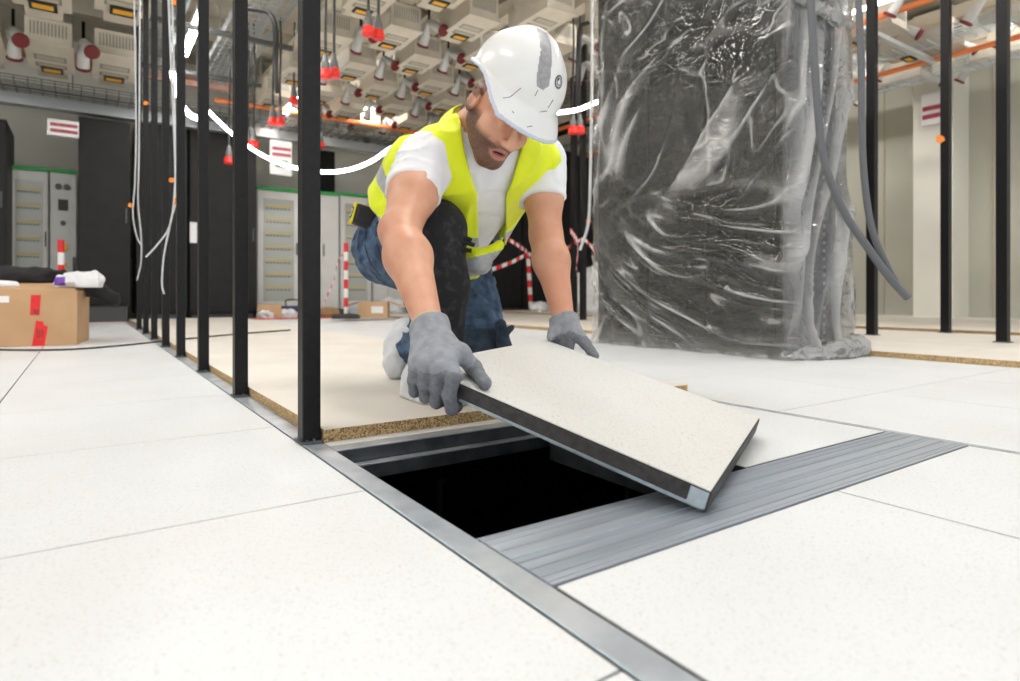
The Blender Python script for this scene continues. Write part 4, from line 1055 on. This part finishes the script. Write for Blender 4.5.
# ------------------------------------------------------------------ gloves
def pl(x, y, z): return toL(PM @ Vector((x,y,z)))
def side_y(px, py):
    o = Vector((U0,V0,HC)); d = W(px,py,1)-o; lo = PMI@o; ld = PMI.to_3x3()@d; k = (-.014-lo.x)/ld.x; return (lo+ld*k).y
fy = [side_y(416,380), side_y(427,385), side_y(439,389), side_y(452,395)]
FR = [.0100,.0112,.0118,.0115]
def gloveR(P):
    wr = RWr; d = None
    K = [pl(-.020,fy[0]+.006,T+.010), pl(-.024,fy[1]+.004,T+.016), pl(-.026,fy[2]+.002,T+.018), pl(-.024,fy[3],T+.014)]
    palm = None
    for i,k in enumerate(K):
        e = rc(P, wr+(k-K[1])*.35, k, .023, .0145); palm = e if palm is None else smin(palm, e, .018)
    d = palm
    for i,y in enumerate(fy):
        c = chain(P, [K[i], pl(-.021,y,T*.35), pl(-.011,y+(.0 if i<3 else -.004),-.011), pl(.014,y,-.013)], [FR[i]+.0025,FR[i]+.0012,FR[i],FR[i]-.001], .004)
        d = smin(d, c, .005)
    t0 = Lp(444,343,1.195); t1 = Lp(460,353,1.165); t2 = toL(on_panel(474,368,.0165)); t3 = toL(on_panel(485,383.5,.0125))
    d = smin(d, chain(P, [t0,t1,t2,t3], [.021,.0175,.0145,.0118], .012), .016)
    ax = unit(wr-RE); s = (P-wr)@ax; rr = rc(P, wr-ax*.012, wr+ax*.015, .0375, .0355)
    d = smin(d, rr, .015); d = smax(d, -(s-.010), .003)
    knit = np.sin(s*900)*.0005*(s<.012)
    dd_ = ridge(P*V(34,34,26))*.0012
    return d+knit-dd_
def coatR(fc):
    py = HY-F*(fc[:,2]-HC)/fc[:,1]; px = 510+F*fc[:,0]/fc[:,1]
    n = vnoise(fc*60)*4
    return ((py+n > 372)&(px < 462) | ((px+py+n) > 838) & (px>455)).astype(int)
lo = np.minimum(RWr, pl(0,.6,0))-.08; hi = np.maximum(RWr, pl(0,.45,0))+.08
sdf_obj('glove', gloveR, tuple(Lp(395,450,1.06)*V(1,1,1)-V(.02,0,0)), (float(Lp(500,300,1.15)[0])+.02,1.40,.37), .0026, [M['glove'], M['glove_coat']], man, 1, face_mat=coatR, label='grey knitted glove with darker coated fingers gripping the near corner')
wr0 = RWr+unit(RWr-RE)*.010
m = MB(); ax = unit(RWr-RE); ring = []
a1 = unit(np.cross(ax, V(0,0,1))); a2 = np.cross(ax, a1)
for i in range(25): t_ = i/24*2*math.pi; p = wr0+a1*.0368*math.cos(t_)+a2*.0368*math.sin(t_); ring.append(RW(*map(float,p)))
m.tube(ring, .0024, plain('cuff_edge',(.50,.43,.27),.7), 6, 1); m.build('cuff_edge', man, label='tan hem of the glove cuff')
def gloveL(P):
    wr = LWr; K = [pl(S+.020,S-.018,T+.030), pl(S+.028,S-.038,T+.034), pl(S+.034,S-.060,T+.034), pl(S+.034,S-.084,T+.030)]
    d = None
    for i,k in enumerate(K):
        e = rc(P, wr+(k-K[1])*.30, k, .024, .016); d = e if d is None else smin(d, e, .018)
    ys = [S-.024,S-.045,S-.067]
    for i,y in enumerate(ys):
        c = chain(P, [K[i], pl(S+.027,y,T*.45), pl(S+.016,y,-.012), pl(S-.010,y,-.014)], [.0135,.0125,.0118,.0108], .004); d = smin(d, c, .005)
    c = chain(P, [K[3], pl(S+.034,S-.106,T+.018), pl(S+.022,S-.128,T+.008), pl(S+.014,S-.146,T+.002)], [.0160,.0140,.0125,.0112], .008); d = smin(d, c, .008)
    t = chain(P, [wr*.5+K[0]*.5, pl(S+.012,S-.015,T+.020), pl(S-.004,S-.018,T+.012)], [.019,.014,.0105], .008); d = smin(d, t, .012)
    ax = unit(wr-LE); s = (P-wr)@ax; d = smin(d, rc(P, wr-ax*.012, wr+ax*.01, .037, .036), .015)
    d = smax(d, -(s-.002), .003)
    return d+np.sin(s*800)*.0006*(s<.01)-ridge(P*V(34,34,26)+V(2,2,1))*.001
def coatL(fc):
    py = HY-F*(fc[:,2]-HC)/fc[:,1]; px = 510+F*fc[:,0]/fc[:,1]; n = vnoise(fc*60)*2
    return ((py+n > 331+np.abs(px-570)*.35) & (px>552)).astype(int)
sdf_obj('glove', gloveL, (float(Lp(536,300,1.75)[0]),1.48,.12), (float(Lp(604,300,1.75)[0]),1.82,.34), .0028, [M['glove'], M['glove_coat']], man, 1, face_mat=coatL, label='grey knitted glove with dark palm behind the far edge of the panel')

# ------------------------------------------------------------------ hard hat
HC2 = Lp(511,94,1.60)
def helm(P):
    q = (P-HC2)@HA.T; ax = q.copy(); ax[...,0] = np.abs(q[...,0])
    dome = el(q, V(0,-.005,.040), (.116,.142,.122))
    dome = smin(dome, el(q, V(0,-.01,.085), (.055,.125,.085)), .02)
    shell = np.maximum(dome, -(dome+.011))
    cutz = .030 - q[...,2] - np.clip(-q[...,1],0,.2)*.22
    shell = smax(shell, cutz, .002)
    # flange and peak around the lower rim
    y = q[...,1]; rad = np.sqrt((q[...,0]/.116)**2+((y+.005)/.142)**2)
    ext = .07+.27*np.clip((y-.03)/.11,0,1)**1.2
    zz = .030 - np.clip(-y,0,.2)*.22 - np.clip(rad-1,0,1)*.075*np.clip(y/.1,0,1) 
    fl_ = np.maximum(np.abs(q[...,2]-zz+np.clip(rad-1,0,1)*.05)-.0036, np.maximum((rad-1-ext)*.11, (.955-rad)*.11))
    return smin(shell, fl_, .008)
STR = [(536,27),(547,33),(551,45),(552,62),(549,86),(543,90),(536,86),(538,66),(541,50),(539,38)]
def helmm(fc):
    py = HY-F*(fc[:,2]-HC)/fc[:,1]; px = 510+F*fc[:,0]/fc[:,1]; q = (fc-HCn)@HA.T
    front = ((fc-hd(0,0,.04))@V(0,1,0)) < 0.03
    q2 = (fc-HC2)@HA.T; rad = np.sqrt((q2[:,0]/.116)**2+((q2[:,1]+.005)/.142)**2); ext = .07+.27*np.clip((q2[:,1]-.03)/.11,0,1)**1.2
    r = (poly_mask(px,py,STR)&front&(q[:,2]>.03)).astype(int); r[(rad-1 > ext-.035)] = 2
    return r
hat = empty('hard_hat', base, None); hat.parent = man; hat.location = (0,0,0)
shell_ob = sdf_obj('hat_shell', helm, tuple(hd(0,0,.05)-.24), tuple(hd(0,0,.05)+.24), .0028, [M['helmet'], M['stripe'], M['helmet_in']], hat, 3, face_mat=helmm, label='scuffed white shell with a grey stripe')
def on_helm(px, py):
    d = 1.36
    while d < 1.75:
        s = float(helm(Lp(px,py,d)[None,:])[0])
        if s < .001: return Lp(px,py,d)
        d += min(max(s*.5,.001),.01)
    return hd(0,0,.165)
def surf_disc(px, py, r, mat, lift, m, ring=0):
    c = on_helm(px,py); e = .002; g = V(*[float(helm((c+V(*[e*(i==k) for i in range(3)]))[None,:])[0]-helm((c-V(*[e*(i==k) for i in range(3)]))[None,:])[0]) for k in range(3)]); n_ = unit(g+V(0,-1e-6,0))
    t1 = unit(np.cross(n_, V(0,0,1))); t2 = np.cross(n_, t1); N = 28; vs = []
    for rr in ((ring, r) if ring else (0.0001, r)):
        for i in range(N):
            w = 2*math.pi*i/N; p = c+t1*rr*math.cos(w)+t2*rr*math.sin(w); 
            for _ in range(4):
                s = float(helm(p[None,:])[0]); p = p-n_*s
            vs.append(RW(*map(float,p+n_*lift)))
    m.add(vs, [(i,(i+1)%N,N+(i+1)%N,N+i) for i in range(N)], mat, True)
    return c, n_, t1, t2
m = MB(); surf_disc(559,82,.0165,M['whitepl'],.0006,m); c, n_, t1, t2 = surf_disc(559,82,.0160,M['ink'],.0011,m,.0125)
surf_disc(559,82,.0085,M['ink'],.0011,m,.0065); surf_disc(558,79,.0035,M['ink'],.0013,m)
for k in range(9):
    w = k*2*math.pi/9; p = c+t1*.0105*math.cos(w)+t2*.0105*math.sin(w); s = float(helm(p[None,:])[0]); p = p-n_*s+n_*.001; m.cyl(RW(*map(float,p)), RW(*map(float,p+n_*.0006)), .0011, M['ink'], n=6)
m.build('badge', hat, label='round badge with a dark ring of lettering')
m = MB()
for pts in (((503,98),(510,97),(516,92),(521,88)),((566,97),(567,101)),((538,90),(535,96)),((553,100),(548,108)),((527,127),(532,126)),((512,111),(514,113)),((540,112),(547,111))):
    m.tube([RW(*map(float,on_helm(*p))) for p in pts], .0009, M['dkgrey'], 5, 2)
m.build('scratch', hat, label='dark scuff marks')
hh = lambda x,y,z: HC2+HR*x+HF*y+HU*z
m = MB(); m.cyl(RW(*map(float,hh(.076,-.062,.022))), RW(*map(float,hh(.094,-.070,.018))), .013, M['black'], n=18); m.build('adjuster_knob', hat)
m = MB(); m.tube([RW(*map(float,hh(x,y,z))) for x,y,z in ((.086,.02,.030),(.083,-.06,.018),(.05,-.102,.002),(0,-.114,-.004),(-.05,-.102,.002),(-.083,-.06,.022),(-.086,.02,.034))], .006, M['black'], 8, 5); m.build('head_band', hat)

# ------------------------------------------------------------------ tape measure on the belt
tmc = Lp(363,216,2.03); TMX = Matrix.Translation(RW(*map(float,tmc)))@Matrix.Rotation(-YAW+.40,4,'Z')@Matrix.Rotation(.28,4,'Y')@Matrix.Rotation(-.1,4,'X')
e = empty('tape_measure', TMX.translation-Vector((0,0,.04)), 'black and yellow tape measure clipped to the belt of the kneeling worker', 'tape measure')
m = MB(); m.box((-.032,-.022,-.036),(.042,.022,.034),M['rubber'],.014,TMX); m.build('case', e)
m = MB(); m.box((-.0365,-.0235,-.0375),(-.030,.0235,.0355),M['tm_yellow'],.006,TMX); m.box((-.03,-.006,.030),(.035,.006,.0362),M['tm_yellow'],.002,TMX); m.build('bumper', e, label='yellow edge')
m = MB(); m.cyl(TMX@Vector((-.036,0,0)), TMX@Vector((-.0385,0,0)), .0205, M['rubber'], n=22); m.cyl(TMX@Vector((-.036,0,0)), TMX@Vector((-.040,0,0)), .013, M['whitepl'], n=22); m.cyl(TMX@Vector((-.040,0,0)), TMX@Vector((-.041,0,0)), .008, M['ink'], n=18); m.build('face_label', e)
m = MB(); m.box((.0,.022,.0),(.02,.03,.05),M['wire'],.002,TMX); m.build('belt_clip', e)
# ------------------------------------------------------------------ wrapped rack
R0, R1, RV0, RV1, RH_ = 2.50, 3.00, 1.40, 2.76, 2.35
rk = empty('server_rack', ((R0+R1)/2,(RV0+RV1)/2,.0005), 'tall black server rack wrapped in clear plastic film to the right of the worker', 'server rack')
m = MB(); m.box((R0+.03,RV0+.02,.03),(R1-.03,RV1-.02,.06),M['black'],.003)
for u in (R0,R1-.04):
    for v in (RV0,RV1-.04): m.box((u,v,.001),(u+.04,v+.04,RH_),M['black'],.003)
m.box((R0,RV0,.001),(R1,RV1,.07),M['black'],.004); m.box((R0,RV0,RH_-.06),(R1,RV1,RH_),M['black'],.004); m.build('frame', rk)
m = MB()
for k in range(3): m.box((R0-.002,RV0+.045+k*.43,.075),(R0+.012,RV0+.045+k*.43+.425,RH_-.07),M['black_cab'],.002)
m.build('side_panel', rk)
m = MB(); m.box((R1-.012,RV0+.045,.075),(R1+.002,RV1-.045,RH_-.07),M['black_cab'],.002); m.build('side_panel', rk)
m = MB(); m.box((R0+.05,RV0+.35,.08),(R1-.05,RV0+.37,RH_-.08),M['dkgrey']); m.build('inner_wall', rk)
for a in (R0+.045, R1-.085):
    m = MB(); m.box((a,RV0+.03,.08),(a+.04,RV0+.05,RH_-.07),M['black'],.002)
    for k in range(50):
        z = .11+k*.0445; m.box((a+.010,RV0+.027,z),(a+.028,RV0+.031,z+.017),M['wire'])
    m.build('mounting_rail', rk, label='rail with a column of square holes')
def film_mat():
    m, nt, b = new_mat('clear_film'); nt.nodes.remove(b); out = nt.nodes['Material Output']
    tc = nt.nodes.new('ShaderNodeTexCoord')
    n = nt.nodes.new('ShaderNodeTexNoise'); n.inputs['Scale'].default_value = 8; n.inputs['Detail'].default_value = 3.5; n.inputs['Distortion'].default_value = 1.6
    mp = nt.nodes.new('ShaderNodeMapping'); mp.inputs['Scale'].default_value = (1,1,1.5); nt.links.new(tc.outputs['Object'], mp.inputs['Vector']); nt.links.new(mp.outputs['Vector'], n.inputs['Vector'])
    bp = nt.nodes.new('ShaderNodeBump'); bp.inputs['Strength'].default_value = 1; bp.inputs['Distance'].default_value = .03; nt.links.new(n.outputs['Fac'], bp.inputs['Height'])
    gl = nt.nodes.new('ShaderNodeBsdfGlossy'); gl.inputs['Roughness'].default_value = .10; gl.inputs['Color'].default_value = (.95,.95,.95,1); nt.links.new(bp.outputs['Normal'], gl.inputs['Normal'])
    tr = nt.nodes.new('ShaderNodeBsdfTransparent'); tr.inputs['Color'].default_value = (.86,.87,.87,1)
    df = nt.nodes.new('ShaderNodeBsdfDiffuse'); df.inputs['Color'].default_value = (.85,.85,.85,1); nt.links.new(bp.outputs['Normal'], df.inputs['Normal'])
    tl = nt.nodes.new('ShaderNodeBsdfTranslucent'); tl.inputs['Color'].default_value = (.85,.85,.85,1)
    fr = nt.nodes.new('ShaderNodeFresnel'); fr.inputs['IOR'].default_value = 1.6; nt.links.new(bp.outputs['Normal'], fr.inputs['Normal'])
    mr = nt.nodes.new('ShaderNodeMath'); mr.operation = 'MULTIPLY_ADD'; mr.inputs[1].default_value = 1.5; mr.inputs[2].default_value = 0; mr.use_clamp = True; nt.links.new(fr.outputs['Fac'], mr.inputs[0])
    at = nt.nodes.new('ShaderNodeAttribute'); at.attribute_name = 'tone'
    dm = nt.nodes.new('ShaderNodeMixShader'); nt.links.new(at.outputs['Fac'], dm.inputs[0])
    d2 = nt.nodes.new('ShaderNodeMixShader'); d2.inputs[0].default_value = .45; nt.links.new(df.outputs[0], d2.inputs[1]); nt.links.new(tl.outputs[0], d2.inputs[2])
    nt.links.new(tr.outputs[0], dm.inputs[1]); nt.links.new(d2.outputs[0], dm.inputs[2])
    mx = nt.nodes.new('ShaderNodeMixShader'); nt.links.new(mr.outputs[0], mx.inputs[0]); nt.links.new(dm.outputs[0], mx.inputs[1]); nt.links.new(gl.outputs[0], mx.inputs[2])
    nt.links.new(mx.outputs[0], out.inputs['Surface']); return m
M['film'] = film_mat()
def film(name, s0, s1, parent, NS, NZ, mode, label):
    """s runs round the rack: 0..1.36 along the -X face from the far end, then .50 along the -Y face, then back along +X"""
    L1, L2 = RV1-RV0+.02, R1-R0+.02
    ss = np.linspace(s0, s1, NS); zz = np.linspace(0, 1, NZ); Sg, Zg = np.meshgrid(ss, zz, indexing='ij')
    z = .004+Zg*(RH_+.03); one = np.ones_like(z)
    P = np.stack([Sg, z, one*3.3], -1).astype(f32)
    # drape folds on the long face
    g = .80*np.exp(-Sg*1.7)-.10*Sg
    warp = vnoise(P*V(2.0,2.0,1))*.10
    low = np.clip(1.15-z,0,1)
    f1 = np.clip(ridge(np.stack([Sg*1.1, (z-g+warp)*8.5, one*1.7],-1)),-1,1)
    f1b = np.clip(ridge(np.stack([Sg*1.6+9, (z-g+warp*1.3)*19, one*4.7],-1)),-1,1)
    g2 = .75*(Sg-.7); f2 = ridge(np.stack([Sg*2.0+4, (z-g2+warp*1.6)*6.5, one*8.2],-1)); f2b = ridge(np.stack([Sg*7+4, (z+warp*3)*9, one*2.2],-1))
    f3 = ridge(np.stack([Sg*16+vnoise(P*3)*1.2, z*1.3, one*5.1],-1))
    kl = np.clip((1.05-z)/.35,0,1); kl = kl*kl*(3-2*kl); left = np.clip((.22-Sg)/.2,0,1)
    h = .026*kl*(np.clip(f1,0,1)**3+.4*np.clip(f1b,0,1)**3)+(1-kl)*(.022*np.clip(f2,0,1)**3+.005*np.clip(f2b,0,1)**3)+left*.016*np.clip(f3,0,1)**2
    h += .008*vnoise(P*V(3,3,1))
    front = np.clip((Sg-L1+.02)/.06,0,1)
    lean = ridge(np.stack([(Sg+ .16*np.sin(z*2.2+1))*11, z*.9, one*2.4],-1)); lean2 = ridge(np.stack([(Sg-.30*z)*7+3, z*1.1, one*6.4],-1))
    h = h*(1-front)+front*(.035+.035*lean**3+.028*lean2**2+.02*vnoise(P*V(5,2,1)))
    bot = np.exp(-z/.07); h += bot*(.035+.03*vnoise(P*V(8,4,2))+.02*ridge(P*V(22,9,1)))
    off = .012+np.maximum(h,-.006)
    # path position with a rounded corner
    X_, Y_, NX, NY = [np.zeros_like(z) for _ in range(4)]
    a = Sg < L1; b = (Sg >= L1)&(Sg < L1+L2); c = Sg >= L1+L2
    X_[a] = R0-.01; Y_[a] = (RV1+.01)-Sg[a]; X_[b] = R0-.01+(Sg[b]-L1); Y_[b] = RV0-.01; X_[c] = R1+.01; Y_[c] = RV0-.01+(Sg[c]-L1-L2)
    def blend(s, c0, w=.04): return np.clip((s-c0+w)/(2*w),0,1)
    t1_ = blend(Sg, L1)*math.pi/2; t2_ = blend(Sg, L1+L2)*math.pi/2; an = t1_+t2_
    NX = -np.cos(an); NY = -np.sin(an); 
    X_ += NX*off; Y_ += NY*off
    zc_ = z.copy(); zc_[:,0] = .003
    vs = np.stack([X_,Y_,zc_],-1)
    gz = np.abs(np.gradient(h, axis=1))/(z[0,1]-z[0,0]); gs = np.abs(np.gradient(h, axis=0))/(ss[1]-ss[0]); sl = np.sqrt(gz**2+gs**2)
    msk = np.clip(vnoise(np.stack([Sg*4,z*4,one*9.1],-1))*1.7+.65,0,1); msk2 = np.clip(vnoise(np.stack([Sg*9+3,z*6,one*1.1],-1))*1.6+.4,0,1)
    cr = lambda f, c=.8: np.clip((f-c)/(1-c),0,1)**1.5
    tone = np.clip(.004+(1-front)*(kl*(.75*cr(f1,.62)*msk+.5*cr(f1b,.62)*msk2)+(1-kl)*(.75*cr(f2,.68)*msk+.5*cr(f2b,.66)*msk2)+left*.6*cr(f3,.5))+.06*np.clip(sl-.5,0,1)+front*(.05+.60*np.clip(lean,0,1)**2+.30*np.clip(lean2,0,1)**3)+np.exp(-((Sg-L1-.10)/.07)**2)*.30*np.clip(1.3-z*.4,0,1)+bot*.35,0,.85)  # whiter where film is folded; highlight streaks painted in along the crests too
    ins = vs.copy(); off2 = .0006; ins[...,0] -= NX*off2; ins[...,1] -= NY*off2
    me = bpy.data.meshes.new(name); o = wroot(parent); A_ = (vs.reshape(-1,3)-np.array(o)).astype(np.float32)
    I = np.arange(NS*NZ).reshape(NS,NZ); q = np.stack([I[:-1,:-1],I[1:,:-1],I[1:,1:],I[:-1,1:]],-1).reshape(-1,4)
    me.from_pydata(A_.tolist(), [], q.tolist()); me.materials.append(M['film']); at = me.attributes.new('tone','FLOAT','POINT'); at.data.foreach_set('value', tone.ravel().astype(np.float32))
    me.update(); me.polygons.foreach_set('use_smooth',[True]*len(me.polygons)); ob = bpy.data.objects.new(name, me); COL.objects.link(ob); ob.parent = parent; tag(ob, label=label); return ob
film('plastic_film', 0.0, 2.45, rk, 500, 480, 0, 'wrinkled clear plastic film')
# gathered film at the foot and knots of film near the top of the front
def gather(P):
    d = chain(P, [V(2.47,1.36,.02), V(2.62,1.30,.025), V(2.80,1.27,.03), V(3.02,1.30,.045), V(3.09,1.36,.05)], [.018,.03,.045,.05,.03], .03)
    w = ridge(P*V(20,20,30))*.016+vnoise(P*V(50,50,60))*.006; return smax(d-w, .0012-P[...,2], .002)
g_ob = sdf_obj('film_gather', gather, (2.36,1.16,-.01), (3.22,1.5,.2), .006, [M['film']], rk, 0, attr=lambda v: np.full(len(v), .7), local=False, label='bunched film round the foot of the rack')
def gtop(P):
    d = chain(P, [V(2.50,1.33,1.80), V(2.66,1.31,1.77), V(2.84,1.30,1.75), V(3.02,1.33,1.78)], [.018,.02,.024,.018], .02)
    return d-ridge(P*V(26,26,40))*.014
sdf_obj('film_gather', gtop, (2.42,1.22,1.66), (3.12,1.44,1.90), .006, [M['film']], rk, 0, attr=lambda v: np.full(len(v), .4), local=False, label='bunched film across the upper front')
# ------------------------------------------------------------------ clothes on the cardboard box
def onbox(px, py, y): return V(*(bx @ Vector((boxpt(px,py)[0], y, boxpt(px,py)[1]))))
c0 = bx @ Vector((-.33,.22,BH))
jc = [V(*(bx@Vector(p))) for p in ((-.62,.3,BH+.02),(-.40,.28,BH+.075),(-.20,.30,BH+.08),(-.01,.33,BH+.045),(.17,.34,BH-.07))]
def jacket(P):
    d = chain(P, jc, [.04,.065,.062,.065,.045], .05); z = (BH+.018)-P[...,2]; I = np.array(bx.inverted()); lx = P@I[0,:3].astype(f32)+f32(I[0,3])
    d = d-ridge(P*V(9,9,14))*.014-vnoise(P*V(24,24,24))*.006; z = np.where(lx > .008, -1, z)
    side = np.where(P[...,2] < BH+.012, .010-lx, -1.); d = smax(d, side, .002)
    return smax(d, z, .004)
lo_ = tuple(np.min(jc,axis=0)-.13); hi_ = tuple(np.max(jc,axis=0)+.13)
sdf_obj('jacket', jacket, lo_, hi_, .007, [M['blackcloth']], None, 1, local=False, label='crumpled black jacket lying on the open cardboard box', cat='jacket')
def wc(P):
    a, b = V(*(bx@Vector((-.09,.085,BH+.060)))), V(*(bx@Vector((.085,.06,BH+.062)))); d = rc(P, a, b, .040,.058)
    d = d-ridge(P*V(14,14,14)+V(5,5,5))**2*.020-vnoise(P*V(30,30,40))*.006; return smax(d, (BH+.0175)-P[...,2], .004)
def wcm(fc):
    I = np.array(bx.inverted()); lx = fc@I[0,:3].astype(f32)+f32(I[0,3]); return ((lx > -.13)&(lx < -.065)&(fc[:,2]>BH+.03)&(fc[:,2]<BH+.085)).astype(int)
a = bx@Vector((-.06,.08,BH))
sdf_obj('folded_cloth', wc, (a.x-.26,a.y-.16,BH), (a.x+.26,a.y+.16,BH+.18), .0055, [M['whitecloth'], M['purple']], None, 1, face_mat=wcm, local=False, label='white cloth with a purple print on the right side of the cardboard box', cat='cloth')
def wc2(P):
    a, b = V(*(bx@Vector((-.66,.12,BH+.045)))), V(*(bx@Vector((-.34,.10,BH+.028)))); d = rc(P, a, b, .045,.022)
    d = d-ridge(P*V(12,12,16)+V(1,5,5))*.008; return smax(d, (BH+.0175)-P[...,2], .004)
def wc2m(fc):
    I = np.array(bx.inverted()); lx = fc@I[0,:3].astype(f32)+f32(I[0,3]); z = fc[:,2]-BH; t = (lx+.56+z*.5)/.022; return ((t>0)&(t<7)&(np.floor(t)%3==0)).astype(int)
a = bx@Vector((-.5,.1,BH))
sdf_obj('folded_cloth', wc2, (a.x-.30,a.y-.16,BH), (a.x+.28,a.y+.16,BH+.16), .0055, [M['whitecloth'], M['bluestripe']], None, 1, face_mat=wc2m, local=False, label='white cloth with thin dark blue stripes on the left side of the cardboard box', cat='cloth')

# ------------------------------------------------------------------ world, camera, output
w = bpy.data.worlds.new('World'); scene.world = w; w.use_nodes = True
bg = w.node_tree.nodes['Background']; bg.inputs['Color'].default_value = (.955,.975,1,1); bg.inputs['Strength'].default_value = .95
def area(loc, rot, sx, sy, power, col=(1,.97,.93)):
    l = bpy.data.lights.new('area', 'AREA'); l.shape = 'RECTANGLE'; l.size = sx; l.size_y = sy; l.energy = power; l.color = col
    o = bpy.data.objects.new('ceiling_lamp_light', l); COL.objects.link(o); o.location = loc; o.rotation_euler = rot; return o
cam = bpy.data.cameras.new('Camera'); co = bpy.data.objects.new('Camera', cam); COL.objects.link(co)
co.location = (U0, V0, HC); co.rotation_euler = (math.pi/2, 0, -YAW)
cam.sensor_width = 36; cam.lens = F/1020*36; cam.shift_y = -(340.5-HY)/1020; cam.shift_x = 0; cam.clip_start = .02; cam.clip_end = 60
cam.dof.use_dof = True; cam.dof.focus_distance = 1.45; cam.dof.aperture_fstop = 3.5
scene.camera = co
scene.view_settings.view_transform = 'Standard'; scene.view_settings.look = 'None'; scene.view_settings.gamma = 1; scene.view_settings.use_curve_mapping = False
scene.view_settings.exposure = 0.34
scene.cycles.max_bounces = 8; scene.cycles.transparent_max_bounces = 12; scene.cycles.caustics_reflective = False; scene.cycles.caustics_refractive = False
